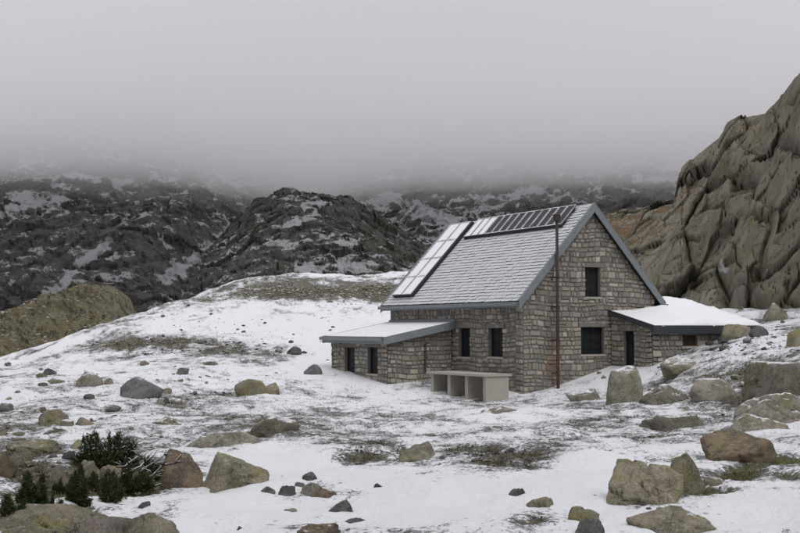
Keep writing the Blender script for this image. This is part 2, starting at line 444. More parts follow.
TH = math.atan(644 / 1100)                       # turn of the hut
V_ = np.array([math.cos(TH), math.sin(TH)]); U_ = np.array([-math.sin(TH), math.cos(TH)])
EO, RO = .30, .22                                # eave and gable overhangs
tip = P(519.5, 304, 36)
HC = tip[:2] + EO * V_ + RO * U_                 # near wall corner
W, L = 5.8, 8.4
def loc2w(x, y): return HC + x * V_ + y * U_
def w2loc(x, y):
    dx, dy = x - HC[0], y - HC[1]
    return dx * V_[0] + dy * V_[1], dx * U_[0] + dy * U_[1]

def ground_z(x, y):
    x = np.atleast_1d(np.asarray(x, float)); y = np.atleast_1d(np.asarray(y, float))
    z = base_z(x, y)
    p = np.stack([x, y, np.zeros_like(x)], 1)
    r = np.hypot(x, y)
    lx, ly = w2loc(x, y)
    d = np.maximum(np.maximum(-3.2 - lx, lx - 8.2), np.maximum(-2.6 - ly, ly - L))
    near = sstep(0, 4, d)                         # level where the hut stands
    z = z + near * (.34 * fbm(p, 5, 4) + .15 * fbm(p, 1.3, 5, .55)) * sstep(3, 9, r) + sstep(38, 70, r) * (1.0 * fbm(p, 14, 4) + .28 * fbm(p + 31, 3.2, 4))
    return z
def hit(px, py, dmin=6, dmax=130):
    ds = np.exp(np.linspace(math.log(dmin), math.log(dmax), 900))
    pts = np.array([P(px, py, d) for d in ds])
    gz = ground_z(pts[:, 0], pts[:, 1])
    k = np.argmax(pts[:, 2] < gz)
    if pts[k, 2] >= gz[k]: k = len(ds) - 1
    q = pts[k]; return np.array([q[0], q[1], float(gz[k])])

# coverage patches: (px, py, rx, ry, snow change)
patches = [(290, 466, 45, 14, .35), (410, 502, 70, 22, .35), (480, 512, 45, 14, .3), (590, 472, 40, 28, .3), (765, 512, 50, 22, .3),
 (310, 328, 80, 16, .16), (230, 325, 50, 12, .05), (240, 505, 60, 25, .2), (345, 350, 40, 20, .3),
 (365, 462, 45, 14, -.22), (490, 460, 60, 14, -.22), (570, 446, 70, 12, -.2), (545, 522, 35, 10, -.22), (650, 500, 55, 12, -.18),
 (740, 476, 18, 8, -.36), (785, 463, 36, 5, -.28), (712, 495, 32, 4, -.3), (795, 480, 20, 3, -.3),
 (300, 291, 110, 11, -.34), (390, 292, 30, 12, -.26), (190, 345, 75, 8, -.20), (250, 352, 60, 7, -.18), (130, 345, 40, 10, -.2),
 (60, 420, 95, 45, -.07), (20, 465, 35, 22, -.30), (112, 482, 45, 20, -.42), (40, 512, 50, 20, -.35), (160, 472, 35, 14, -.25), (95, 505, 45, 5, .5),
 (230, 418, 110, 22, -.11), (740, 392, 70, 34, -.24), (610, 428, 90, 20, -.12), (720, 350, 50, 12, -.12), (400, 425, 120, 14, -.1),
 (180, 495, 30, 10, -.1), (320, 495, 35, 14, -.08)]
moss_p = [(740, 476, 20, 9, 1.1), (715, 494, 30, 3, .8), (785, 463, 36, 5, .8), (40, 515, 60, 22, .5), (110, 475, 60, 25, .35)]
scree_p = [(300, 292, 130, 16, 1.0), (390, 292, 30, 14, .9), (190, 345, 80, 10, .5), (25, 470, 45, 28, .6), (725, 385, 90, 40, .8), (60, 420, 100, 40, .6), (240, 415, 110, 25, .6), (600, 420, 90, 25, .5)]
def blob(px, py, lst):
    r = np.zeros(len(px))
    for x, y, a, b, k in lst:
        r += k * np.exp(-(((px - x) / a) ** 2 + ((py - y) / b) ** 2) * .9)
    return r
def coverage(x, y, z):
    p = np.stack([x, y, z], 1)
    px, py = proj(p)
    ok = (y > 3)
    px = np.where(ok, px, 400); py = np.where(ok, py, 900)
    r = np.hypot(x, y)
    s = .66 + blob(px, py, patches)
    pf = p * np.array([1, .8, 1])
    s = s + (.32 * fbm(pf, .55, 5, .62) + .34 * fbm(pf + 7, 2.6, 4) + .22 * sstep(40, 70, r) * fbm(pf + 17, 6, 4)) * np.where(r < 60, 1, 1.2)
    mo = np.clip(blob(px, py, moss_p) + .5 * fbm(p + 3, .5, 4), 0, 1)
    sc = np.clip(blob(px, py, scree_p), 0, 1)
    return np.stack([np.clip(s, .13, .9), mo, sc], 1)

ang = np.concatenate([np.linspace(-180, -34, 40)[:-1], np.linspace(-34, -22, 40)[:-1], np.linspace(-22, 22, 560), np.linspace(22, 34, 40)[1:], np.linspace(34, 180, 40)[1:-1]])
rr = np.concatenate([np.linspace(.4, 5, 14)[:-1], np.exp(np.linspace(math.log(5), math.log(135), 430)), np.exp(np.linspace(math.log(140), math.log(4000), 30))])
AA, RR = np.meshgrid(np.radians(ang), rr)
gx = (np.sin(AA) * RR).ravel(); gy = (np.cos(AA) * RR).ravel()
gz = ground_z(gx, gy)
cov = coverage(gx, gy, gz)
pp = np.stack([gx, gy, gz], 1)
gz = gz + .05 * sstep(.35, .6, cov[:, 0]) * (np.hypot(gx, gy) < 135) + .012 * fbm(pp, .22, 3) * (1 - sstep(.35, .7, cov[:, 0]))
GV = np.stack([gx, gy, gz], 1)
GF = grid_faces(len(rr), len(ang), True)[:, ::-1]
ground = link('ground', mesh_np('ground', GV, np.ascontiguousarray(GF), M['ground'], True, {'cov': cov}))
tag(ground, 'uneven stony ground under thin patchy snow around the hut', None, None, 'structure')

# ------------------------------------------------------------------ mountains
def sheet(name, cols, sky_pts, base_py, d0, d1, rows, mat, amp, sc, snowf, over=1.25, back=60, dpow=1.0, aniso=(1, 1, 1), crag=.32):
    px = np.array(cols, float)
    sk = np.interp(px, [a for a, b in sky_pts], [b for a, b in sky_pts])
    t = np.linspace(0, over, rows)
    V = []; PX = []; PY = []
    D0 = np.interp(px, *zip(*d0)) if isinstance(d0, list) else np.full(len(px), d0)
    D1 = np.interp(px, *zip(*d1)) if isinstance(d1, list) else np.full(len(px), d1)
    for k in t:
        tt = min(k, 1.0)
        d = D0 + (D1 - D0) * tt ** dpow + max(0, k - 1) / max(over - 1, 1e-3) * back
        py = base_py + (sk - base_py) * tt
        zz = zpy(py, np.where(tt >= 1, D1, d))
        if k > 1: zz = zz - (k - 1) / (over - 1) * back * .7
        x = (px - CX) / F * d * 1.0
        V.append(np.stack([x, d, zz], 1))
    V = np.concatenate(V)
    q = V * np.array(aniso)
    n1 = fbm(q, sc, 7, .60, ridged=True); n2 = fbm(q + 91, sc * .9, 7, .60, ridged=True)
    wv = np.stack([fbm(q + 5, sc * .3, 3), fbm(q + 33, sc * .3, 3), fbm(q + 61, sc * .3, 3)], 1) * sc * .07
    lean_ = q.copy(); lean_[:, 0] -= .6 * q[:, 2]
    fa, ea_ = facets((lean_ + wv) / (sc * np.array([.26, .26, .22])), 3, .9)
    fb, eb_ = facets((lean_ + wv * .5) / (sc * np.array([.10, .10, .075])), 13, .9)
    fc, ec_ = facets((lean_ + wv * .3) / (sc * np.array([.042, .042, .03])), 23, .8)
    cr = crag * amp * (.75 * fa + .42 * fb + .17 * fc - .12 * np.exp(-(ea_ / .05) ** 2) - .08 * np.exp(-(eb_ / .06) ** 2))
    V[:, 1] += amp * .9 * n2 - cr * .9; V[:, 2] += amp * n1 * .75 + cr * .6
    PX, PY = proj(V)
    PX = PX + 7 * fbm(V + 40, sc * .12, 4, .6); PY = PY + 6 * fbm(V + 80, sc * .12, 4, .6)
    s = .85 * snowf(PX, PY, V, n1, n2) + .145
    cv = np.stack([np.clip(s, 0, 1), np.zeros(len(V)), np.zeros(len(V))], 1)
    f = grid_faces(rows, len(px))
    return mesh_np(name, V, np.ascontiguousarray(f), mat, True, {'cov': cv})
def seg(PX, PY, pts, wd):
    r = np.zeros(len(PX))
    for (ax, ay), (bx, by) in zip(pts[:-1], pts[1:]):
        dx, dy = bx - ax, by - ay
        t = np.clip(((PX - ax) * dx + (PY - ay) * dy) / (dx * dx + dy * dy), 0, 1)
        r = np.maximum(r, np.exp(-(((PX - ax - t * dx) ** 2 + (PY - ay - t * dy) ** 2) / wd ** 2)))
    return r
def slope_noise(V, sx_, sz_, o=0):
    return fbm(V * np.array([1 / sx_, 1 / sx_, 1 / sz_]) + o, 1, 6, .6)
def snow_left(PX, PY, V, n1, n2):
    s = .20 + .5 * slope_noise(V, 26, 7) + .35 * slope_noise(V, 8, 3, 5)
    s += .75 * seg(PX, PY, [(30, 304), (62, 288), (70, 272), (96, 253), (112, 236)], 4.5)
    s += .55 * seg(PX, PY, [(166, 279), (190, 262), (216, 245), (232, 226)], 6)
    s += .40 * seg(PX, PY, [(5, 205), (40, 200), (60, 192)], 9) + .3 * seg(PX, PY, [(160, 235), (172, 262), (168, 285)], 4)
    s += .45 * seg(PX, PY, [(230, 270), (262, 262)], 7) + .10 * sstep(235, 190, PY)
    return s
mleft = sheet('mountain', np.linspace(-420, 330, 520), [(-420, 110), (0, 95), (180, 110), (330, 150)], 330, [(-420, 330), (150, 335), (260, 385), (330, 430)], [(-420, 540), (150, 550), (260, 610), (330, 660)], 260, M['mtn_left'], 13, 85, snow_left, 1.2, 150, 1.0)
link('mountain_left', mleft)['kind'] = 'structure'
def snow_right(PX, PY, V, n1, n2):
    s = .27 + .60 * slope_noise(V, 22, 6, 3) + .5 * slope_noise(V, 60, 20, 9)
    s += .45 * seg(PX, PY, [(385, 195), (420, 208), (452, 225)], 6) + .35 * seg(PX, PY, [(515, 186), (560, 196), (600, 192)], 6)
    s += .5 * seg(PX, PY, [(628, 213), (660, 204)], 3) + .5 * seg(PX, PY, [(672, 160), (684, 168)], 5)
    s -= .25 * np.exp(-(((PX - 640) / 50) ** 2 + ((PY - 205) / 20) ** 2))
    return s
mright = sheet('mountain', np.linspace(40, 1300, 760), [(40, 130), (250, 120), (480, 105), (700, 90), (1300, 60)], 345, [(40, 900), (200, 760), (290, 580), (345, 410), (420, 360), (1300, 360)], [(40, 1100), (200, 980), (290, 800), (345, 630), (420, 580), (1300, 580)], 260, M['mtn_left'], 13, 80, snow_right, 1.2, 150, 1.0)
link('mountain_right', mright)['kind'] = 'structure'
def snow_mid(PX, PY, V, n1, n2):
    s = .20 + .5 * slope_noise(V, 14, 4, 2) + .4 * slope_noise(V, 5, 2.2, 5)
    for pts, wd, k in (([(303, 207), (320, 202), (328, 204)], 3.5, .6), ([(295, 225), (310, 215), (320, 211)], 4, .55), ([(300, 268), (320, 270)], 5, .7),
                       ([(340, 265), (362, 268)], 4, .6), ([(280, 228), (296, 220)], 3, .4), ([(340, 240), (352, 244)], 4, .5), ([(262, 240), (300, 250)], 3, .3)):
        s += k * seg(PX, PY, pts, wd)
    return s
mmid = sheet('hill', np.linspace(200, 480, 420), [(200, 262), (235, 228), (252, 208), (265, 203), (277, 197), (293, 192), (313, 193), (328, 195), (346, 198), (362, 208), (380, 222), (410, 240), (450, 262), (480, 285)],
             300, 130, 250, 260, M['mtn_mid'], 5.0, 30, snow_mid, 1.2, 60, .9)
link('hill', mmid)['kind'] = 'structure'
def snow_bluff(PX, PY, V, n1, n2):
    return -.1 + .35 * slope_noise(V, 6, 2.5, 2) + .5 * seg(PX, PY, [(40, 312), (47, 308)], 4)
mbl = sheet('bluff', np.linspace(-190, 275, 420), [(-190, 345), (-80, 330), (0, 314), (50, 295), (85, 287), (112, 288), (128, 298), (140, 322), (170, 345), (275, 365)],
            395, [(-190, 82), (0, 86), (135, 96), (275, 118)], [(-190, 90), (0, 95), (135, 106), (275, 128)], 260, M['bluff'], 1.0, 9, snow_bluff, 1.3, 25, 1.7, (1, 1, .45), .4)
link('rock_bluff', mbl)['kind'] = 'structure'

# ------------------------------------------------------------------ cliff on the right
def build_cliff():
    px = np.concatenate([np.linspace(585, 820, 330), np.linspace(822, 1200, 130)])
    skx = [585, 640, 676, 682, 688, 700, 721, 731, 737, 752, 768, 776, 790, 800, 850, 950, 1200]
    sky_ = [215, 210, 203, 172, 164, 155, 139, 124, 121, 112, 109, 102, 88, 76, 30, -20, -60]
    sk = np.interp(px, skx, sky_)
    D0 = np.interp(px, [585, 640, 700, 760, 800, 850, 950, 1200], [60, 55, 49, 44.5, 42, 37, 31, 24])
    D1 = np.interp(px, [585, 640, 683, 721, 770, 800, 850, 950, 1200], [96, 86, 76, 69, 62, 57, 51, 46, 42])
    rows, over = 250, 1.2
    Vs = []
    for k in np.linspace(0, over, rows):
        t = min(k, 1.0)
        d = D0 + (D1 - D0) * (t ** 1.45) + max(0, k - 1) / (over - 1) * 18
        zb = zpy(350, D0) - 1.5; zt = zpy(np.where(px < 683, np.interp(px, [585, 640, 683], [196, 180, 168]), sk), D1)
        z = zb + (zt - zb) * t
        if k > 1: z = z - ((k - 1) / (over - 1)) ** 1.5 * 16
        zc = zpy(sk, d)                            # the spur is broken off left of the step
        z = np.where((px < 683) & (z > zc - .3), np.minimum(z, zc - .3 + (z - zc + .3) * .12), z)
        Vs.append(np.stack([(px - CX) / F * d, d, z], 1))
    V = np.concatenate(Vs)
    top = np.repeat(np.minimum(np.linspace(0, over, rows), 1), len(px))
    nrm = np.array([-.30, -.85, .42]); nrm /= np.linalg.norm(nrm)
    wv = np.stack([fbm(V + 5, 6, 4), fbm(V + 33, 6, 4), fbm(V + 61, 6, 4)], 1)
    # slabs that lean to the left: every cell is a tilted facet of its own
    lean = V.copy(); lean[:, 0] -= .55 * V[:, 2]; lean[:, 2] += .35 * V[:, 0]
    a, ea = facets((lean + .8 * wv) / np.array([6.2, 8.0, 5.4]), 1, .7)
    b, eb = facets((lean + .4 * wv) / np.array([2.6, 3.8, 2.3]), 9, .7)
    c, ec = facets((lean + .2 * wv) / np.array([.7, 1.0, .6]), 21, .8)
    d_, ed_ = facets((lean + .1 * wv) / np.array([.28, .5, .34]), 31, .9)
    stair = V[:, 2] / 2.6 + .5 * fbm(V + 12, 7, 3); stair = (stair - np.floor(stair))
    disp = 1.5 * a + .7 * b + .15 * c + .05 * d_ + 1.2 * fbm(V, 11, 4) + .2 * fbm(V, 1.2, 5, .6) + .9 * stair * sstep(-.1, .3, fbm(V + 70, 6, 2))
    crack = .55 * np.exp(-(ea / .035) ** 2) + .3 * np.exp(-(eb / .035) ** 2) * (fbm(V + 8, 3, 2) > 0)
    disp -= crack
    PX, PY = proj(V)
    cave = np.exp(-(((PX - 727) / 7) ** 2 + ((PY - 288) / 20) ** 2)) + .7 * np.exp(-(((PX - 752) / 20) ** 2 + ((PY - 302) / 6) ** 2))
    disp -= 2.2 * cave
    disp *= (.35 + .65 * sstep(1.0, .9, top)) * (.45 + .55 * sstep(640, 725, PX))
    V = V + disp[:, None] * nrm
    s = .55 * np.exp(-(((PX - 724) / 12) ** 2 + ((PY - 259) / 5) ** 2)) * 1.2 + .45 * np.exp(-(((PX - 792) / 14) ** 2 + ((PY - 318) / 7) ** 2)) + .1 * fbm(V, 2, 3)
    s += .5 * np.exp(-(((PX - 695) / 10) ** 2 + ((PY - 296) / 5) ** 2))
    cv = np.stack([np.clip(s, 0, 1), np.clip(crack * .9, 0, 1), np.zeros(len(V))], 1)
    me = mesh_np('cliff', V, np.ascontiguousarray(grid_faces(rows, len(px))), M['cliff'], True, {'cov': cv})
    o = link('cliff', me); o['kind'] = 'structure'
build_cliff()

# ------------------------------------------------------------------ cloud lying on the mountains
def build_cloud(name, drop, dens, label):
    nx, ny = 120, 90
    xs = np.linspace(-2600, 2600, nx); ys = np.concatenate([np.linspace(150, 900, 70), np.linspace(930, 3200, 20)])
    X, Y = np.meshgrid(xs, ys); X = X.ravel(); Y = Y.ravel()
    q = np.stack([X, Y, 0 * X], 1)
    zb = 65 - drop + 5 * fbm(q, 420, 2)
    zt = 106 + 10 * fbm(q + 50, 200, 3)
    edge = np.clip((Y - 150) / 90, 0, 1)
    zt = zb + (zt - zb) * np.maximum(edge, .05)
    n = len(X)
    V = np.concatenate([np.stack([X, Y, zb], 1), np.stack([X, Y, zt], 1)])
    f = grid_faces(ny, nx); fs = [f, f[:, ::-1] + n]
    idx = np.arange(n).reshape(ny, nx)
    for line in (idx[0], idx[-1][::-1], idx[:, 0][::-1], idx[:, -1]):
        fs.append(np.stack([line[1:], line[:-1], line[:-1] + n, line[1:] + n], 1))
    mt = bpy.data.materials.new('cloud_vapour'); mt.use_nodes = True
    t = mt.node_tree; t.nodes.remove(t.nodes['Principled BSDF'])
    v = t.nodes.new('ShaderNodeVolumePrincipled'); v.inputs['Density'].default_value = dens
    v.inputs['Color'].default_value = (.982, .977, .986, 1); v.inputs['Anisotropy'].default_value = .2
    t.links.new(v.outputs[0], t.nodes['Material Output'].inputs['Volume'])
    me = mesh_np(name, V, np.concatenate(fs), mt, True)
    bm = bmesh.new(); bm.from_mesh(me); bmesh.ops.recalc_face_normals(bm, faces=bm.faces); bm.to_mesh(me); bm.free()
    o = link(name, me)
    tag(o, label, 'cloud', None, 'stuff')
build_cloud('cloud_bank', 0, .016, 'low grey cloud hiding the mountain tops')
build_cloud('cloud_fringe', 9, .004, 'thin ragged mist under the low cloud')
# ------------------------------------------------------------------ the hut
hut = empty('stone_hut', (HC[0], HC[1], 0), TH)
tag(hut, 'grey stone mountain hut with steep snow-dusted slate roof and two low wings', 'hut')
def hl(px, py, axis, off):
    """local coordinate along a wall of the hut for a photo pixel: axis 'x' (wall y=off) or 'y' (wall x=off); also z"""
    z = 2.0
    for _ in range(6):
        lo, hi = -6.0, 16.0
        for _ in range(40):
            mid = (lo + hi) / 2
            q = loc2w(mid, off) if axis == 'x' else loc2w(off, mid)
            x = proj(np.array([q[0], q[1], z]))[0]
            if (x < px) == (axis == 'x'): lo = mid
            else: hi = mid
        q = loc2w(mid, off) if axis == 'x' else loc2w(off, mid)
        z = float(zpy(py, q[1]))
    return mid, z
ZE = 3.27                                        # roof top surface at the eave tip
ZR = 6.62
SL = (ZR - ZE) / (W / 2 + EO)
def roof_z(x): return ZE + (x + EO) * SL if x < W / 2 else ZE + (W + EO - x) * SL
RT = .13                                         # roof thickness (vertical)
ZW = roof_z(0) - RT - .02

def clip_poly(poly, a, b, c):
    """keep a*x + b*y <= c"""
    r = []
    for i in range(len(poly)):
        p, q = poly[i], poly[(i + 1) % len(poly)]
        dp, dq = a * p[0] + b * p[1] - c, a * q[0] + b * q[1] - c
        if dp <= 0: r.append(p)
        if (dp < 0 < dq) or (dq < 0 < dp):
            t = dp / (dp - dq); r.append((p[0] + t * (q[0] - p[0]), p[1] + t * (q[1] - p[1])))
    return r
def parea(p): return .5 * abs(sum(p[i][0] * p[(i + 1) % len(p)][1] - p[(i + 1) % len(p)][0] * p[i][1] for i in range(len(p))))

R2 = random.Random(3)
PAL = [(.225, .215, .195), (.20, .193, .18), (.25, .235, .205), (.175, .17, .163), (.21, .203, .193), (.265, .245, .21), (.16, .155, .148), (.235, .21, .175), (.28, .268, .24), (.185, .173, .155)]
def masonry(a0, a1, z0, z1, holes, clips, big=1.0):
    """rubble courses: list of (polygon, tint, proud)"""
    br = sorted({z0, z1} | {h[2] for h in holes if z0 < h[2] < z1} | {h[3] for h in holes if z0 < h[3] < z1})
    courses = []
    for lo, hi in zip(br[:-1], br[1:]):
        n = max(1, round((hi - lo) / (.165 * big))); cuts = sorted([lo, hi] + [lo + (hi - lo) * (k + R2.uniform(-.27, .27)) / n for k in range(1, n)])
        courses += list(zip(cuts[:-1], cuts[1:]))
    res = []
    for c0, c1 in courses:
        iv = [(a0, a1)]
        for h in holes:
            if h[2] < c1 - 1e-6 and h[3] > c0 + 1e-6:
                nv = []
                for s, t in iv:
                    if h[1] <= s or h[0] >= t: nv.append((s, t)); continue
                    if h[0] > s: nv.append((s, h[0]))
                    if h[1] < t: nv.append((h[1], t))
                iv = nv
        for s, t in iv:
            x = s
            while x < t - 1e-6:
                wd = R2.choice([.11, .14, .17, .2, .24, .28, .34, .4]) * R2.uniform(.85, 1.15) * big
                e_ = x + wd
                if t - e_ < .12 * big: e_ = t
                parts = [(c0, c1)]
                if c1 - c0 > .2 * big and wd < .4 and R2.random() < .3:
                    m_ = c0 + (c1 - c0) * R2.uniform(.4, .6); parts = [(c0, m_), (m_, c1)]
                for p0, p1 in parts:
                    g_ = R2.uniform(.010, .017); j = lambda: R2.uniform(-.016, .016)
                    ch = R2.uniform(.02, .05)
                    po = [(x + g_ + ch, p0 + g_), (e_ - g_ + j() - ch * R2.random(), p0 + g_ + abs(j())), (e_ - g_ - abs(j()), p0 + g_ + ch), (e_ - g_ - abs(j()), p1 - g_ - ch * R2.random()),
                          (e_ - g_ - ch, p1 - g_ - abs(j())), (x + g_ + ch * R2.random() + .01, p1 - g_ - abs(j())), (x + g_ + abs(j()), p1 - g_ - ch), (x + g_ + abs(j()), p0 + g_ + ch * R2.random() + .005)]
                    po = [(a_, z_ + (.028 * math.sin(1.9 * a_ + 1) + .018 * math.sin(4.3 * a_)) * (0 if any(h_[0] - .3 < a_ < h_[1] + .3 and h_[2] - .2 < z_ < h_[3] + .2 for h_ in holes) else 1)) for a_, z_ in po]
                    for cl in clips: po = clip_poly(po, *cl) if len(po) > 2 else po
                    if len(po) > 2 and parea(po) > .004:
                        b = R2.choice(PAL); k = R2.uniform(.95, 1.6)
                        res.append((po, tuple(min(1, v * k * q_) for v, q_ in zip(b, (1.03, 1.0, .95))), R2.uniform(.018, .05)))
                x = e_
    return res
def stone_geo(mb, po, o, ea, n, tint, proud):
    o, ea, n = np.array(o, float), np.array(ea, float), np.array(n, float)
    cx_ = sum(p[0] for p in po) / len(po); cz_ = sum(p[1] for p in po) / len(po)
    def p3(a, z, d): return o + ea * a + np.array([0, 0, z]) + n * d
    k = len(po); ins = .86
    tl = (R2.uniform(-.10, .10), R2.uniform(-.10, .10))
    back = [p3(a, z, -.02) for a, z in po]
    fr = []
    for a, z in po:
        d = proud + (a - cx_) * tl[0] + (z - cz_) * tl[1]
        fr.append(p3(cx_ + (a - cx_) * ins, cz_ + (z - cz_) * (ins - .04), max(d, .008)))
    mid_ = [p3(a, z, proud * .45) for a, z in po]
    vs = back + mid_ + fr
    fs = [tuple(2 * k + i for i in range(k))]
    for i in range(k):
        j = (i + 1) % k
        fs += [(i, j, k + j, k + i), (k + i, k + j, 2 * k + j, 2 * k + i)]
    mb.add(vs, fs, tint)
def boolean_cut(ob, boxes):
    for b in boxes:
        mb = MB(); mb.box(*b); me = mb.mesh('cutter', M['mortar']); c = bpy.data.objects.new('cutter', me); COL.objects.link(c); c.parent = ob.parent
        md = ob.modifiers.new('b', 'BOOLEAN'); md.operation = 'DIFFERENCE'; md.object = c; md.solver = 'EXACT'
    bpy.context.view_layer.update()
    dg = bpy.context.evaluated_depsgraph_get()
    me2 = bpy.data.meshes.new_from_object(ob.evaluated_get(dg))
    cs = [md.object for md in ob.modifiers]; ob.modifiers.clear(); ob.data = me2
    for c in cs: bpy.data.objects.remove(c)
MORT = (.16, .15, .13)
ALLST = []                                        # (screen area, polygon, frame, tint, proud, wall object)
def wall(name, poly, o, ea, n, holes, thick=.38, big=1.0, clips=(), seen=True):
    """solid wall with its openings cut, faced with single stones; poly in (a, z)"""
    o, ea, n = np.array(o, float), np.array(ea, float), np.array(n, float)
    mb = MB(); mb.hexa([o + ea * a + np.array([0, 0, z]) for a, z in poly], -n * thick, MORT)
    ob = mb.build(name, M['mortar'], hut)
    if holes:
        bx = []
        for h in holes:
            c = [o + ea * h[0] + n * .2, o + ea * h[1] - n * (thick + .2)]
            bx.append((min(c[0][0], c[1][0]), max(c[0][0], c[1][0]), min(c[0][1], c[1][1]), max(c[0][1], c[1][1]), h[2], h[3]))
        boolean_cut(ob, bx)
    aa = [p[0] for p in poly]; zz = [p[1] for p in poly]
    for po, tint, proud in masonry(min(aa), max(aa), min(zz), max(zz), holes, clips, big):
        a_, z_ = sum(p[0] for p in po) / len(po), sum(p[1] for p in po) / len(po)
        ALLST.append([parea(po) if seen and z_ > .1 else 0, po, (o, ea, n), tint, proud, ob])
    return ob
def opening(name, child, a0, a1, z0, z1, o, ea, n, mat, depth=.14, frame=True, boards=0):
    """a window or door set back in its opening, with frame and a shutter leaf"""
    o, ea, n = np.array(o, float), np.array(ea, float), np.array(n, float)
    def bx(mb, s, t, p, q, d0, d1):
        mb.hexa([o + ea * s - n * d0 + np.array([0, 0, p]), o + ea * t - n * d0 + np.array([0, 0, p]), o + ea * t - n * d0 + np.array([0, 0, q]), o + ea * s - n * d0 + np.array([0, 0, q])], -n * (d1 - d0))
    mb = MB(); f = .05
    bx(mb, a0, a0 + f, z0, z1, depth - .03, depth + .06); bx(mb, a1 - f, a1, z0, z1, depth - .03, depth + .06)
    bx(mb, a0 + f, a1 - f, z1 - f, z1, depth - .03, depth + .06); bx(mb, a0 + f, a1 - f, z0, z0 + f, depth - .03, depth + .06)
    w_ = mb.build(name, mat, hut)
    mid_ = (a0 + a1) / 2
    for s, t in (((a0 + f, mid_ - .006), (mid_ + .006, a1 - f)) if a1 - a0 > .5 else ((a0 + f, a1 - f),)):
        mb = MB(); bx(mb, s, t, z0 + f, z1 - f, depth, depth + .05)
        k = 3
        for i in range(k):
            zc = z0 + f + (z1 - z0 - 2 * f) * (i + .5) / k
            bx(mb, s + .02, t - .02, zc - .03, zc + .03, depth - .018, depth)
        mb.build(child, mat, w_)
    mb = MB(); bx(mb, a0 - .06, a1 + .06, z0 - .07, z0, -.06, depth + .1)
    mb.build('sill', M['concrete'], w_)
    mb = MB(); bx(mb, a0 - .12, a1 + .12, z1, z1 + .14, -.045, .2)
    mb.T = [(.19, .175, .155)] * len(mb.V)
    mb.build('lintel', M['stone'], w_)

X, Yv, Zv = np.array([1., 0, 0]), np.array([0, 1., 0]), np.array([0, 0, 1.])
ZB = -.7
# gable wall (y = 0), long wall (x = 0), hidden walls
gx0, gz1 = hl(585, 267, 'x', 0); gx1, gz0 = hl(600, 297, 'x', 0)
dx0, dz1 = hl(581, 327, 'x', 0); dx1, dz0 = hl(604, 354, 'x', 0)
gh = [(gx0, gx1, gz0, gz1), (dx0, dx1, dz0, dz1)]
gpoly = [(0, ZB), (W, ZB), (W, ZW), (W / 2, roof_z(W / 2) - RT - .02), (0, ZW)]
gclips = [(-SL, 1, ZW), (SL, 1, ZW + SL * W)]
gw = wall('gable_wall', gpoly, (0, 0, 0), X, -Yv, gh, clips=gclips)
wins = []
for a, b in ((459, 470), (489, 503)):
    y1, zt = hl(a, 328, 'y', 0); y0, zb = hl(b, 357, 'y', 0); wins.append((y0, y1, zb, zt))
lw = wall('long_wall', [(.38, ZB), (L, ZB), (L, ZW), (.38, ZW)], (0, 0, 0), Yv, -X, wins)
mb = MB(); mb.hexa([(0, L, ZB), (W, L, ZB), (W, L, ZW), (W / 2, L, roof_z(W / 2) - RT - .02), (0, L, ZW)], (0, .38, 0), MORT); mb.build('back_wall', M['mortar'], hut)
mb = MB(); mb.box(W - .38, W, .38, L, ZB, ZW, MORT); mb.build('rear_wall', M['mortar'], hut)
# stones of the long wall start at the corner
for po, tint, proud in masonry(0, .38, ZB, ZW, [], [], 1.15):
    ALLST.append([parea(po), po, (np.zeros(3), Yv, -X), tint, proud, lw])
opening('window', 'shutter', gx0, gx1, gz0, gz1, (0, 0, 0), X, -Yv, M['shutter'])
opening('window', 'shutter', dx0, dx1, dz0, dz1, (0, 0, 0), X, -Yv, M['shutter'])
for h in wins: opening('window', 'shutter', *h, (0, 0, 0), Yv, -X, M['shutter'])

# ---- roof
roof = MB()
yA, yB = -RO, L + .38 + .2
for s in (0, 1):
    def rx(x): return x if s == 0 else W - x
    q = [(rx(-EO), yA, ZE), (rx(-EO), yB, ZE), (W / 2, yB, ZR), (W / 2, yA, ZR)]
    roof.hexa(q, (0, 0, -RT), (.05, .05, .05))
roof_o = roof.build('roof', M['soffit'], hut)
def slates(xa, xb, ya, yb, zf, sl, course=.155, wid=.22):
    """overlapping slates up a slope that rises from xa to xb (local), at height zf(x)"""
    mb = MB()
    ln = abs(xb - xa) * math.sqrt(1 + sl * sl); n = int(ln / course) + 1
    sg = 1 if xb > xa else -1
    c_, s_ = 1 / math.sqrt(1 + sl * sl), sl / math.sqrt(1 + sl * sl)
    e1 = np.array([sg * c_, 0, s_]); nn = np.array([-sg * s_, 0, c_])
    base = np.array([xa, 0, zf(xa)])
    for i in range(n):
        t0, t1 = i * course, min((i + 1.35) * course, ln)
        y = ya - R2.uniform(0, wid)
        while y < yb:
            w_ = wid * R2.uniform(.7, 1.35)
            y0, y1 = max(y, ya) + .004, min(y + w_, yb) - .004
            y += w_
            if y1 - y0 < .03: continue
            th = R2.uniform(.028, .045); dj = R2.uniform(-.012, .012)
            t0j = max(0, t0 + dj)
            b0 = base + e1 * t0j + nn * .004; b1 = base + e1 * t1 + nn * .002
            k = R2.uniform(.6, 1.25); tint = (.075 * k, .078 * k, .085 * k)
            mb.add([b0 + [0, y0, 0], b0 + [0, y1, 0], b1 + [0, y1, 0], b1 + [0, y0, 0],
                    b0 + nn * th + [0, y0, 0], b0 + nn * th + [0, y1, 0], b1 + nn * .012 + [0, y1, 0], b1 + nn * .012 + [0, y0, 0]],
                   [(4, 5, 6, 7), (0, 1, 5, 4), (1, 2, 6, 5), (3, 0, 4, 7)], tint)
    return mb
sl1 = slates(-EO, W / 2, yA + .06, yB - .06, roof_z, SL).build('slates', M['slate'], roof_o); sl1['kind'] = 'stuff'
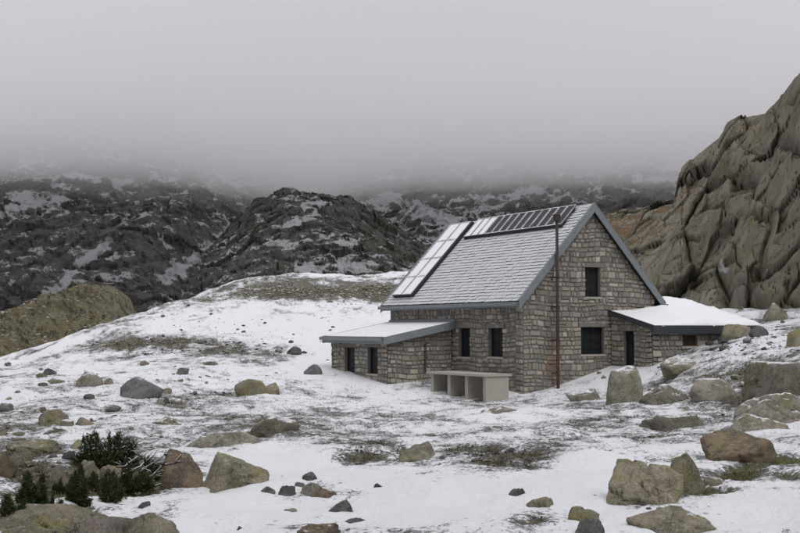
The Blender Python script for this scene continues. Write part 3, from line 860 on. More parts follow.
sl2 = slates(W + EO, W / 2, yA + .06, yB - .06, roof_z, SL).build('slates', M['slate'], roof_o); sl2['kind'] = 'stuff'
# barge boards, fascia, gutter, ridge
for y0, y1 in ((yA - .035, yA - .002), (yB + .002, yB + .035)):
    for s in (0, 1):
        def rx(x): return x if s == 0 else W - x
        mb = MB(); up, dn = .055, -.24
        mb.hexa([(rx(-EO - .03), y0, ZE - .03 * SL + dn), (rx(W / 2), y0, ZR + dn), (rx(W / 2), y0, ZR + up), (rx(-EO - .03), y0, ZE - .03 * SL + up)], (0, y1 - y0, 0))
        mb.hexa([(rx(-EO - .03), y0 - .006, ZE - .03 * SL + up), (rx(W / 2), y0 - .006, ZR + up), (rx(W / 2), y0 - .006, ZR + up + .035), (rx(-EO - .03), y0 - .006, ZE - .03 * SL + up + .035)], (0, .10 if y0 < 0 else -.06, 0))
        mb.build('barge_board', M['zinc'], roof_o)
for s in (0, 1):
    def bxs(mb, a, b, *r): mb.box(*((a, b) if s == 0 else (W - b, W - a)), *r)
    mb = MB(); bxs(mb, -EO - .035, -EO - .003, yA, yB, ZE - .19, ZE - .005); mb.build('fascia', M['zinc'], roof_o)
    mb = MB()
    bxs(mb, -EO - .15, -EO - .037, yA - .02, yB + .02, ZE - .135, ZE - .12); bxs(mb, -EO - .165, -EO - .15, yA - .02, yB + .02, ZE - .135, ZE - .02)
    mb.build('gutter', M['zinc'], roof_o)
    mb = MB(); bxs(mb, -EO - .002, -.05, yA + .01, yB - .01, ZE - RT - .03, ZE - RT - .004); mb.build('soffit', M['zinc'], roof_o)
y = yA
for k in range(24):
    y2 = yA + (yB - yA) * (k + 1) / 24
    mb = MB(); e_ = .16
    mb.hexa([(W / 2 - e_, y, ZR - e_ * SL + .05), (W / 2, y, ZR + .06), (W / 2 + e_, y, ZR - e_ * SL + .05), (W / 2 + e_, y, ZR - e_ * SL + .02), (W / 2, y, ZR + .02), (W / 2 - e_, y, ZR - e_ * SL + .02)], (0, y2 - y - .008, 0), (.085, .088, .095))
    mb.build('ridge_tile', M['slate'], roof_o); y = y2
# collectors along the ridge: dark panels on rails, tilted with the roof and raised
c_, s_ = 1 / math.sqrt(1 + SL * SL), SL / math.sqrt(1 + SL * SL)
e1 = np.array([c_, 0, s_]); nn = np.array([-s_, 0, c_])
def rp(t, y, h): return np.array([W / 2, 0, ZR]) - e1 * t + np.array([0, y, 0]) + nn * h
def panel(t0, t1, y0, y1, h0, h1, snowed, name='solar_panel'):
    mb = MB(); f = .035
    def slab(ta, tb, ya, yb, ha, hb, m): mb.hexa([rp(tb, ya, ha), rp(tb, yb, ha), rp(ta, yb, ha), rp(ta, ya, ha)], nn * (hb - ha), (1, 1, 1), m)
    slab(t0, t1, y0, y0 + f, h0, h1, 0); slab(t0, t1, y1 - f, y1, h0, h1, 0)
    slab(t0, t0 + f, y0 + f, y1 - f, h0, h1, 0); slab(t1 - f, t1, y0 + f, y1 - f, h0, h1, 0)
    slab(t0 + f, t1 - f, y0 + f, y1 - f, h0, h1 - .014, 1)
    return mb.build(name, [M['pv_frame'], M['pv_snow'] if snowed else M['pv_glass']], roof_o)
ya_, yb_ = .55, 6.65
npan = 13
for k in range(npan):
    a = ya_ + (yb_ - ya_) * k / npan
    panel(.02, 1.02, a + .02, a + (yb_ - ya_) / npan - .02, .11, .16, k >= 10)
mb = MB()
for t in (.25, .85):
    mb.hexa([rp(t, ya_, .05), rp(t, yb_, .05), rp(t - .05, yb_, .05), rp(t - .05, ya_, .05)], nn * .055)
mb.build('panel_rail', M['soffit'], roof_o)
mb = MB(); mb.hexa([rp(1.06, ya_, .04), rp(1.06, yb_, .04), rp(1.025, yb_, .04), rp(1.025, ya_, .04)], nn * .085); mb.build('panel_gap_shade', M['soffit'], roof_o)  # dark strip stands in for the shaded gap below the raised panels
# raised snow-covered strip of panels beside the far gable
LT = (W / 2 + EO) * math.sqrt(1 + SL * SL)
for j, (p, q) in enumerate(((6.95, 7.66), (7.70, 8.42))):
    for i in range(4):
        t0 = .15 + (LT - .55) * i / 4
        panel(t0, t0 + (LT - .55) / 4 - .012, p, q, .15, .205, True)
mb = MB()
mb.hexa([rp(LT - .42, 6.93, .03), rp(LT - .42, 6.98, .03), rp(.1, 6.98, .03), rp(.1, 6.93, .03)], nn * .115)
mb.hexa([rp(LT - .42, 6.98, .03), rp(LT - .42, 8.42, .03), rp(LT - .48, 8.42, .03), rp(LT - .48, 6.98, .03)], nn * .115)
mb.build('panel_gap_shade', M['soffit'], roof_o)  # near-black strips put the shade under the raised strip into colour

# ---- stove pipe on the gable
px_, _ = hl(557.5, 300, 'x', -.34)
_, ztop = hl(557.5, 221, 'x', -.34)
mb = MB(); mb.tube([(px_, -.34, .0), (px_, -.34, 2.2), (px_, -.34, ztop)], [.056, .054, .05], 12)
pipe = mb.build('stove_pipe', M['pipe'], hut, True)
mb = MB(); mb.tube([(px_, -.34, ztop - .02), (px_, -.34, ztop + .03)], [.075, .12], 12); mb.tube([(px_, -.34, ztop + .05), (px_, -.34, ztop + .2)], [.12, .125], 12); mb.tube([(px_, -.34, ztop + .2), (px_, -.34, ztop + .25)], [.15, .05], 12)
mb.tube([(px_, -.34, ztop + .03), (px_, -.34, ztop + .06)], [.12, .12], 12)
mb.build('pipe_cap', M['pipe'], pipe)
for z in (.9, 2.0, 3.1, 4.1):
    mb = MB(); mb.box(px_ - .015, px_ + .015, -.27, .05, z - .02, z + .02); mb.tube([(px_, -.34, z - .025), (px_, -.34, z + .025)], [.078, .078], 12); mb.build('bracket', M['pipe'], pipe)

# ---- left wing (lean-to against the long wall)
jy, jz = hl(456, 323, 'y', 0)
PW = 2.98
lo_ = jy; hi_ = lo_ + 4.75
z_f, z_b = 2.06, 2.62
def lz(x): return z_b + (z_f - z_b) * (-x / PW)
oh = .22
y0, y1 = lo_ + oh, hi_ - oh
fx = -PW + .25
lh = []
for a, b in ((345, 355), (368, 378)):
    p1, zt = hl(a, 347, 'y', fx); p0, zb = hl(b, 374, 'y', fx); lh.append((p0, p1, zb, zt))
wall('front_wall', [(y0, ZB), (y1, ZB), (y1, lz(fx) - .16), (y0, lz(fx) - .16)], (fx, 0, 0), Yv, -X, lh, thick=.3)
for h in lh: opening('window', 'shutter', *h, (fx, 0, 0), Yv, -X, M['shutter'])
zt0, zt1 = lz(fx) - .16, lz(-.05) - .16
sdl = (zt1 - zt0) / (-.05 - fx)
sx0, sx1 = 0, -.05 - fx
sh = []
pa, za = hl(423.4, 346, 'x', y0); pb, zb = hl(426.0, 372, 'x', y0)
wall('side_wall', [(fx, ZB), (-.05, ZB), (-.05, zt1), (fx, zt0)], (0, y0, 0), X, -Yv, [], thick=.3, clips=[(-sdl, 1, zt0 - sdl * fx)])
mb = MB(); mb.tube([(pa + .03, y0 - .09, zb), (pa + .03, y0 - .09, za + .1)], [.035, .035], 8); mb.build('downpipe', M['gutter'], hut)
mb = MB(); mb.box(fx, -.05, y1 - .3, y1, ZB, zt0, MORT); mb.build('end_wall', M['mortar'], hut)
mb = MB(); mb.hexa([(-PW, lo_, z_f - .12), (-.05, lo_, z_b - .12), (-.05, hi_, z_b - .12), (-PW, hi_, z_f - .12)], (0, 0, .11)); lr = mb.build('lean_to_roof', M['soffit'], hut)
mb = MB(); mb.box(-PW - .04, -PW - .004, lo_ - .04, hi_ + .04, z_f - .22, z_f + .035); mb.box(-PW - .14, -PW - .042, lo_ - .05, hi_ + .05, z_f - .12, z_f - .10); mb.box(-PW - .155, -PW - .142, lo_ - .05, hi_ + .05, z_f - .12, z_f + .01)
mb.build('fascia', M['zinc'], lr)
for a, b in ((lo_ - .04, lo_ - .003), (hi_ + .003, hi_ + .04)):
    mb = MB(); mb.hexa([(-PW, a, z_f - .24), (-.05, a, z_b - .24), (-.05, a, z_b + .03), (-PW, a, z_f + .03)], (0, b - a, 0)); mb.build('barge_board', M['zinc'], lr)
mb = MB(); mb.box(-.08, -.045, lo_, hi_, z_b, z_b + .1); mb.build('flashing', M['zinc'], lr)
def snow_sheet(name, fz, x0, x1, y0, y1, th, nx, ny, par, mat, amp=.3, wob=0.0, thick_fn=None):
    xs = np.linspace(0, 1, nx); ys = np.linspace(0, 1, ny)
    A, B = np.meshgrid(xs, ys); A = A.ravel(); B = B.ravel()
    Xs = x0 + (x1 - x0) * A; Ys = y0 + (y1 - y0) * B
    ed = np.minimum(np.minimum(A, 1 - A) * abs(x1 - x0), np.minimum(B, 1 - B) * abs(y1 - y0))
    p = np.stack([Xs, Ys, 0 * Xs], 1)
    k = np.sqrt(np.clip(ed / (th * 1.6), 0, 1))
    t = th * (1 + amp * fbm(p + 2, .8, 4))
    if thick_fn is not None: t = t * thick_fn(Xs, Ys)
    zb_ = np.array([fz(a, b) for a, b in zip(Xs, Ys)])
    Zs = zb_ + .004 + t * (.12 + .88 * k)
    if wob:
        o_ = (1 - np.clip(ed / .25, 0, 1)); Xs = Xs + o_ * wob * fbm(p + 9, .5, 3); Ys = Ys + o_ * wob * fbm(p + 19, .5, 3)
    n = len(Xs)
    V = np.concatenate([np.stack([Xs, Ys, Zs], 1), np.stack([Xs, Ys, zb_ + .002], 1)])
    f = grid_faces(ny, nx); fs = [f, f[:, ::-1] + n]; idx = np.arange(n).reshape(ny, nx)
    for line in (idx[0], idx[-1][::-1], idx[:, 0][::-1], idx[:, -1]):
        fs.append(np.stack([line[1:], line[:-1], line[:-1] + n, line[1:] + n], 1))
    me = mesh_np(name, V, np.concatenate(fs), mat, True)
    bm = bmesh.new(); bm.from_mesh(me); bmesh.ops.recalc_face_normals(bm, faces=bm.faces); bm.to_mesh(me); bm.free()
    o = link(name, me, par); return o
snow_sheet('snow_layer', lambda x, y: lz(x) - .01, -PW + .03, -.09, lo_ + .03, hi_ - .03, .045, 50, 70, lr, M['snow_thin'], .15)

# ---- right wing (lean-to against the gable, running on past its corner)
rx0, rz0 = hl(607.5, 310, 'x', 0)
Q = 2.28; RWD = 4.95
rx1 = rx0 + RWD
rz1 = 2.47
def rz(y): return rz0 + (rz1 - rz0) * (-y / Q)
wx0 = rx0 + .12; fy = -Q + .22; wx1 = rx1 - .35
nd1, ndt = hl(624, 331, 'y', wx0); nd0, _ = hl(634, 331, 'y', wx0)
zt0, zt1 = rz(fy) - .15, rz(-.05) - .15
sdl = (zt1 - zt0) / (-.05 - fy)
dh = [(nd0, nd1, .25, min(ndt, zt0 - .02))]
wall('wing_side_wall', [(fy, ZB), (-.05, ZB), (-.05, zt1), (fy, zt0)], (wx0, 0, 0), Yv, -X, dh, thick=.3, clips=[(-sdl, 1, zt0 - sdl * fy)])
opening('door', 'door_leaf', *dh[0], (wx0, 0, 0), Yv, -X, M['shutter'], .12)
w0, wzt = hl(682.5, 335, 'x', fy); w1, wzb = hl(697, 346, 'x', fy)
wh = [(w0, w1, wzb, min(wzt, zt0 - .12))]
wall('wing_front_wall', [(wx0, ZB), (wx1, ZB), (wx1, zt0), (wx0, zt0)], (0, fy, 0), X, -Yv, wh, thick=.3)
opening('window', 'shutter', *wh[0], (0, fy, 0), X, -Yv, M['shutter_wood'], .1)
mb = MB(); mb.box(wx1 - .3, wx1, fy + .3, 1.2, ZB, zt0 + .05, MORT); mb.build('wing_end_wall', M['mortar'], hut)
def rz2(x, y): return rz(min(y, 0)) + (max(y, 0) * .18 if x > W + .05 else 0)
mb = MB(); mb.hexa([(rx0, -Q, rz1 - .11), (rx1, -Q, rz1 - .11), (rx1, -.06, rz(-.06) - .11), (rx0, -.06, rz(-.06) - .11)], (0, 0, .10))
mb.hexa([(W + .45, -.055, rz(-.06) - .11), (rx1, -.055, rz(-.06) - .11), (rx1, 2.2, rz(0) + .29), (W + .45, 2.2, rz(0) + .29)], (0, 0, .10))
rr_ = mb.build('wing_roof', M['soffit'], hut)
mb = MB(); mb.box(rx0 - .03, rx1 + .03, -Q - .04, -Q - .003, rz1 - .26, rz1 + .02); mb.build('fascia', M['gutter'], rr_)
for a, b in ((rx0 - .035, rx0 - .003), (rx1 + .003, rx1 + .035)):
    mb = MB(); mb.hexa([(a, -Q, rz1 - .15), (a, -.06, rz(-.06) - .15), (a, -.06, rz(-.06) + .03), (a, -Q, rz1 + .03)], (b - a, 0, 0)); mb.build('barge_board', M['gutter'], rr_)
def tfn(x, y): return .35 + .9 * sstep(rx0, rx0 + 2.2, x) + .5 * sstep(-1.6, 0, y) * sstep(W - 1.2, W, x)
snow_sheet('snow_layer', lambda x, y: rz(y) - .005, rx0 + .0, rx1 + .05, -Q - .03, -.1, .15, 110, 60, rr_, M['snow'], .35, .06, tfn)
snow_sheet('snow_layer', lambda x, y: rz(0) + max(y, -.0) * .18 - .005, W + .48, rx1 + .05, -.1, 2.2, .27, 60, 50, rr_, M['snow'], .4, .06)

# ---- face the walls: the 300 largest stones are single pieces, the rest one part per wall
def rusty(rec):
    po, (o, ea, n), tint = rec[1], rec[2], rec[3]
    if abs(n[1] + 1) < .01 and abs(o[1]) < .01:
        a_, z_ = sum(p[0] for p in po) / len(po), sum(p[1] for p in po) / len(po)
        k = math.exp(-((a_ - px_) / .26) ** 2) * float(sstep(2.6, 1.6, z_)) * R2.uniform(.15, .9)
        return tuple(t * (1 - k) + r * k for t, r in zip(tint, (.21, .135, .085)))
    return tint
ALLST.sort(key=lambda r: -r[0])
rest = {}
for i, r in enumerate(ALLST):
    t = rusty(r)
    if i < 300:
        mb = MB(); stone_geo(mb, r[1], *r[2], t, r[4]); mb.build('stone', M['stone'], r[5])
    else:
        stone_geo(rest.setdefault(r[5].name, (MB(), r[5]))[0], r[1], *r[2], t, r[4])
for mb, ob in rest.values():
    o = mb.build('small_stones', M['stone'], ob); o['kind'] = 'stuff'

# ------------------------------------------------------------------ stone table by the long wall
tp = P(484, 376, 34.8)
gzt = float(base_z(tp[0], tp[1]))
table = empty('stone_table', (tp[0], tp[1], gzt - .02), TH + rad(4))
tag(table, 'long pale stone table on solid piers in front of the shuttered windows', 'table')
TL, TW, TZ = 3.1, 1.15, float(zpy(374, tp[1])) - gzt
mb = MB(); mb.box(0, TW, 0, TL, TZ - .07, TZ); mb.build('tabletop', M['concrete'], table)
for ya, yb in ((.05, .2), (.98, 1.14), (1.92, 2.08), (2.86, 3.02)):
    mb = MB(); mb.box(.12, TW - .1, ya, yb, -.3, TZ - .072); mb.build('pier', M['concrete'], table)

# ------------------------------------------------------------------ boulders and stones
def ico(sub):
    bm = bmesh.new(); bmesh.ops.create_icosphere(bm, subdivisions=sub, radius=1)
    v = np.array([x.co[:] for x in bm.verts]); f = np.array([[a.index for a in q.verts] for q in bm.faces]); bm.free()
    return v / np.linalg.norm(v, axis=1)[:, None], f
ICO = {k: ico(k) for k in (1, 2, 3, 4, 5, 6)}
def rock_verts(sub, seed, planes=16, rough=.06):
    """a block cut by random joint planes, edges a little worn"""
    r_ = np.random.default_rng(seed)
    v, f = ICO[sub]
    n = r_.normal(size=(planes, 3)); n /= np.linalg.norm(n, axis=1)[:, None]
    ax = np.linalg.qr(r_.normal(size=(3, 3)))[0]
    n = np.vstack([n, ax, -ax])
    d = np.concatenate([r_.uniform(.60, .90, planes), r_.uniform(.52, .74, 6)])
    dot = v @ n.T
    lim = np.where(dot > .04, d / np.maximum(dot, .04), 9)
    ls = np.sort(lim, 1); rad_ = np.minimum(1.2, ls[:, 0])
    rad_ = rad_ - .035 * np.exp(-(ls[:, 1] - ls[:, 0]) / .04)
    p = v * rad_[:, None]
    off = r_.uniform(0, 50, 3)
    p = p * (1 + rough * fbm(p + off, .9, 4) + (.045 * fbm(p + off, .2, 5, .65) if sub > 3 else 0))[:, None]
    if sub >= 4:
        cv, ce = voro((p + .2 * fbm(p + off, .5, 3)[:, None]) * np.array([1.3, 1.3, 1.9]) + off, seed)
        p = p * (1 + .10 * (cv - .5) - .09 * np.exp(-(ce / .03) ** 2))[:, None]
    return p, f
SHORT = {}
STOPW = set('split leaning between half above left poking of with wedged touching streaked lying beside alone at under downhill just almost rising behind standing uphill climbing tucked topping low resting in on below nearer to against member'.split())
def boulder(name, label, x0, x1, y0, y1, mat, seed, cat='boulder', dep=.8, rot=None, group=None, sub=None, planes=6, rough=.05, dmin=6, crack=None):
    xc = (x0 + x1) / 2
    h_ = hit(xc, y1, dmin)
    d = h_[1]
    if d > 15 and crack is None: y0 += .2 * (y1 - y0); planes += 9      # the rocks farther up lie lower and are more worn
    hw = (x1 - x0) / 2 / F * d; ry = hw * dep
    cyy = d + ry * .75
    cxx = h_[0] * cyy / d
    hw *= cyy / d
    top = float(zpy(y0, cyy)); gz_ = float(ground_z([cxx], [cyy])[0]); gfront = h_[2]
    low = min(gz_, gfront) - .75 * max(top - gfront, .05) - .03
    sub = sub or (5 if x1 - x0 > 70 else 4 if x1 - x0 > 22 else 3)
    p, f = rock_verts(sub, seed, planes, rough)
    rr2 = np.random.default_rng(seed + 5); a = rr2.uniform(0, 6.28) if rot is None else rot
    c, s = math.cos(a), math.sin(a)
    p = p @ np.array([[c, s, 0], [-s, c, 0], [0, 0, 1]])
    lo, hi = p.min(0), p.max(0)
    p = (p - (lo + hi) / 2) / ((hi - lo) / 2)
    if crack is not None:
        dd = p[:, 0] - crack + .18 * p[:, 2] + .09 * fbm(p + 4, .35, 4)
        p = p * (1 - .20 * np.exp(-(dd / .028) ** 2) * (p[:, 1] < .4) - .05 * sstep(0, .03, dd))[:, None]
    p = p * np.array([hw, ry, (top - low) / 2])
    p[:, 2] += (top + low) / 2 - gz_
    me = mesh_np(name, p, f, M[mat], sub >= 3)
    o = link(name, me, None, (cxx, cyy, gz_))
    tag(o, label, cat, group)
    sh_ = []
    for w_ in label.split():
        if w_.strip(',') in STOPW: break
        sh_.append(w_.strip(','))
    SHORT.setdefault(' '.join(sh_), []).append((cxx, cyy)); return o
B = boulder
B('cracked_boulder', 'largest olive grey boulder split by a vertical crack, on snow before the hut', 598, 688, 460, 510, 'rock_olive', 41, sub=6, crack=.32, rot=.3, planes=6)
B('boulder', 'angular olive block leaning against the large cracked boulder', 664, 704, 452, 495, 'rock_olive', 52, rot=1.3, planes=5)
B('boulder', 'small flat grey stone between the cracked boulder and the green moss', 698, 727, 478, 490, 'rock_olive', 17)
B('boulder', 'low broad olive slab half buried below the cracked boulder', 628, 716, 508, 542, 'rock_olive', 23)
B('boulder', 'dark brown flat boulder above the patch of green moss', 703, 776, 430, 464, 'rock_brown', 61)
B('boulder', 'squat grey boulder left of the cracked boulder, on bare snow', 526, 558, 496, 514, 'rock_olive', 162, rot=.2)
B('stone', 'small dark wedge stone poking from snow beside squat grey boulder', 507, 528, 488, 502, 'rock_dark', 63, 'stone')
B('boulder', 'upper olive boulder of the pair beside the cracked boulder foot', 563, 600, 507, 528, 'rock_olive', 164, rot=.4)
B('boulder', 'lower grey boulder of the pair beside the cracked boulder foot', 574, 606, 518, 542, 'rock_grey', 166, rot=.2)
B('boulder', 'long olive boulder with a pointed end resting on snow slope', 193, 269, 454, 493, 'rock_olive', 66, rot=.1, planes=5)
B('boulder', 'brown orange-stained boulder wedged behind the pointed olive boulder', 156, 206, 448, 492, 'rock_brown', 67)
B('boulder', 'rounded olive boulder with yellow lichen on snow below the juniper shrubs', 118, 188, 511, 548, 'rock_olive', 68)
B('boulder', 'pinkish grey flat boulder touching the yellow lichen boulder', 74, 136, 514, 546, 'rock_pink', 69)
B('rock_slab', 'broad greenish slab streaked with snow under the juniper shrubs', -12, 112, 504, 545, 'rock_olive', 70, dep=1.1)
B('boulder', 'two-toned olive boulder in the middle of the small stone cluster', 300, 326, 482, 502, 'rock_tan', 71)
B('boulder', 'ochre brown wedge lying against the two-toned olive boulder', 311, 340, 488, 504, 'rock_brown', 72)
B('stone', 'upright dark stone beside the two-toned olive boulder', 278, 297, 485, 502, 'rock_dark', 73, 'stone')
B('stone', 'rounded dark grey stone alone at the far side of the stone cluster', 261, 279, 486, 498, 'rock_grey', 74, 'stone')
B('stone', 'dark peaked stone at the top of the stone cluster', 302, 319, 472, 485, 'rock_dark', 75, 'stone')
B('stone', 'dark low stone under the peaked stone of the cluster', 292, 306, 482, 492, 'rock_dark', 76, 'stone')
B('stone', 'broad dark grey stone downhill of the ochre wedge', 327, 357, 501, 517, 'rock_dark', 77, 'stone')
B('stone', 'flat dark stone just below the broad dark grey stone', 341, 368, 517, 529, 'rock_dark', 78, 'stone')
B('boulder', 'rusty brown mossy boulder below the stone cluster', 297, 343, 523, 545, 'rock_brown', 79)
B('stone', 'tan stone almost buried in snow below the upright dark stone', 282, 299, 508, 518, 'rock_tan', 80, 'stone')
B('boulder', 'olive boulder alone in speckled snow downhill of the left wing', 399, 439, 436, 464, 'rock_olive', 81)
B('stone', 'small dark grassy stone on open snow below the lone olive boulder', 371, 386, 483, 493, 'rock_dark', 82, 'stone')
B('stone', 'tiny black stone beside the broad dark grey stone', 365, 378, 506, 513, 'rock_dark', 83, 'stone')
B('stone', 'dark stone on snow between lichen boulder and pointed boulder', 137, 152, 501, 513, 'rock_dark', 84, 'stone')
B('stone', 'round dark stone at the foot of the snow below the pointed boulder', 233, 246, 526, 536, 'rock_dark', 85, 'stone')
# left boulder field
B('boulder', 'rounded olive boulder rising behind the two upright junipers', 47, 77, 467, 492, 'rock_olive', 86)
B('boulder', 'olive boulder between the upright junipers and the branches', 76, 100, 460, 482, 'rock_olive', 87)
B('boulder', 'mossy yellow-green boulder beside the dead branches', 98, 124, 464, 492, 'rock_olive', 88)
B('boulder', 'olive topped boulder on the brown rubble at the slope edge', 12, 33, 447, 468, 'rock_olive', 89)
B('boulder', 'brown broken boulder lying low in the rubble', -10, 18, 452, 480, 'rock_brown', 90)
B('stone', 'dark stone pair member nearer the olive topped boulder', 46, 60, 451, 461, 'rock_dark', 91, 'stone')
B('stone', 'dark stone pair member nearer the snowy juniper', 62, 76, 450, 463, 'rock_dark', 92, 'stone')
B('boulder', 'large grey dome-shaped boulder standing on the left snow slope', 120, 163, 370, 401, 'rock_grey', 193, planes=30)
B('boulder', 'tan boulder uphill of the grey dome boulder', 77, 105, 366, 388, 'rock_tan', 94)
B('boulder', 'olive sloping boulder below the tan boulder', 38, 72, 404, 427, 'rock_olive', 95)
B('boulder', 'flat olive boulder beside the snowy juniper', 68, 86, 436, 452, 'rock_olive', 96)
B('boulder', 'long low olive rock at the edge of the boulder field', 8, 60, 436, 451, 'rock_olive', 97)
B('boulder', 'pale olive humped boulder on snow between dome boulder and left wing', 235, 268, 374, 397, 'rock_olive', 98)
B('boulder', 'small pale boulder leaning on the olive humped boulder', 262, 280, 379, 396, 'rock_olive', 99)
B('boulder', 'grey egg-shaped boulder on clean snow near the left wing', 304, 323, 361, 376, 'rock_grey', 100)
B('boulder', 'dark boulder on clean snow uphill of the egg-shaped boulder', 286, 302, 344, 356, 'rock_dark', 101)
B('boulder', 'broad tan rock half covered by snow below the dome boulder', 150, 186, 413, 428, 'rock_tan', 102)
B('boulder', 'long tan rock uphill of the pointed olive boulder', 185, 262, 426, 449, 'rock_tan', 103, dep=.5)
B('boulder', 'tan rock rib climbing from the long tan rock toward the left wing', 250, 300, 408, 436, 'rock_tan', 104, dep=.6)
B('boulder', 'flat grey rock in the snow below the olive sloping boulder', 42, 76, 424, 434, 'rock_tan', 105)
B('boulder', 'small olive rock beside the olive sloping boulder', 75, 96, 414, 428, 'rock_olive', 106)
# right side
B('boulder', 'tall pale upright boulder in front of the narrow door', 603, 643, 356, 404, 'rock_tan', 107, planes=5)
B('boulder', 'broad pale slab beside the upright pale boulder, below the wing', 640, 690, 378, 406, 'rock_tan', 108)
B('boulder', 'large pale sloping slab on the bank below the cliff', 746, 812, 352, 398, 'rock_tan', 109, planes=5)
B('boulder', 'long olive slab under the large pale sloping slab', 728, 816, 384, 426, 'rock_tan', 110, dep=.6)
B('boulder', 'grey broken slab between the wing and the pale sloping slab', 690, 744, 372, 402, 'rock_tan', 111)
B('boulder', 'pale rock under the wing window', 660, 704, 350, 374, 'rock_tan', 112)
B('boulder', 'flat tan rock in the snow uphill of the cracked boulder', 640, 704, 410, 432, 'rock_tan', 113, dep=.5)
B('boulder', 'tan rock with snowy top above the dark brown flat boulder', 728, 786, 408, 434, 'rock_tan', 114)
B('boulder', 'olive boulder tucked under the snowy end of the wing roof', 719, 752, 320, 340, 'rock_olive', 115, dmin=25)
B('boulder', 'tan blocky boulder at the cliff foot beside the wing roof', 764, 790, 298, 322, 'rock_tan', 116, dmin=30)
B('boulder', 'dark boulder on the rubble bank at the cliff foot', 786, 808, 322, 348, 'rock_olive', 117, dmin=22)
B('boulder', 'grey boulder topping the rubble beside the wing roof end', 748, 770, 322, 338, 'rock_grey', 118, dmin=25)
B('boulder', 'flat tan rock low on the snow below the stone table', 475, 520, 402, 416, 'rock_tan', 119, dep=.5)
B('boulder', 'small snow-topped rock below the gable pipe', 566, 604, 384, 402, 'rock_tan', 120, dep=.6)

# stones one could count: shared meshes, each its own object
STM = {}
for mname in ('rock_dark', 'rock_grey', 'rock_olive', 'rock_tan'):
    STM[mname] = []
    for k in range(4):
        p, f = rock_verts(2, 300 + k * 7, 9, .1)
        STM[mname].append(mesh_np('stone', p * np.array([1, .9, .62]), f, M[mname], False))
RS = random.Random(21)
fields = [  # px range, py range, count, size px, meshes, name, label, group
 ((150, 340), (305, 345), 26, (2, 6), ('rock_dark',), 'on the clean snow slope', 'stones on the clean snow slope'),
 ((180, 305), (343, 356), 26, (2, 6), ('rock_dark', 'rock_grey'), 'in the stone line across the slope', 'stones in the line across the slope'),
 ((0, 230), (362, 448), 52, (4, 17), ('rock_grey', 'rock_olive', 'rock_tan'), 'in the snowy boulder field', 'stones of the left boulder field'),
 ((320, 405), (450, 476), 20, (2, 6), ('rock_dark', 'rock_grey'), 'in the speckled snow patch', 'stones of the speckled patch'),
 ((440, 545), (450, 474), 26, (2, 7), ('rock_dark', 'rock_grey'), 'in the dark speckled band', 'stones of the dark speckled band'),
 ((700, 800), (318, 352), 36, (4, 12), ('rock_grey', 'rock_olive', 'rock_dark'), 'on the snowy rubble bank', 'rubble bank stones'),
 ((560, 800), (355, 440), 28, (3, 10), ('rock_tan', 'rock_olive', 'rock_grey'), 'below the right wing', 'stones below the right wing'),
 ((190, 600), (470, 530), 18, (2, 6), ('rock_dark', 'rock_grey'), 'on the open snow', 'stones on the open foreground snow'),
 ((0, 60), (450, 500), 22, (4, 11), ('rock_olive', 'rock_tan', 'rock_grey'), 'in the brown rubble', 'brown rubble stones'),
 ((210, 400), (283, 304), 24, (2, 6), ('rock_tan', 'rock_olive', 'rock_grey'), 'on the scree crest behind the hut', 'stones of the scree crest'),
 ((560, 780), (490, 533), 18, (3, 9), ('rock_grey', 'rock_olive', 'rock_dark'), 'round the cracked boulder', 'stones near the cracked boulder'),
]
for (xa, xb), (ya, yb), cnt, (s0, s1), ms, lab, grp in fields:
    for k in range(cnt):
        px, py = RS.uniform(xa, xb), RS.uniform(ya, yb)
        h_ = hit(px, py)
        r_ = (s0 + (s1 - s0) * RS.random() ** 2.2) / F * h_[1] / 1.5
        mn = RS.choice(ms)
        o = link('stone', RS.choice(STM[mn]), None, (h_[0], h_[1], float(ground_z([h_[0]], [h_[1]])[0]) + r_ * .22 + .03), (RS.uniform(-.3, .3), RS.uniform(-.3, .3), RS.uniform(0, 6.28)))
        o.scale = (r_ * RS.uniform(.8, 1.3), r_ * RS.uniform(.8, 1.1), r_ * RS.uniform(.7, 1.2))
        size = 'tiny' if r_ < .07 else 'small' if r_ < .16 else 'fist-topped' if False else 'middling'
        near = min(((math.hypot(q[0] - h_[0], q[1] - h_[1]), n_) for n_, qs in SHORT.items() if len(qs) == 1 for q in qs))
        tag(o, f"{size} {mn[5:]} stone {lab}" + (f", near the {near[1]}" if near[0] < 9 else ''), 'stone', grp)

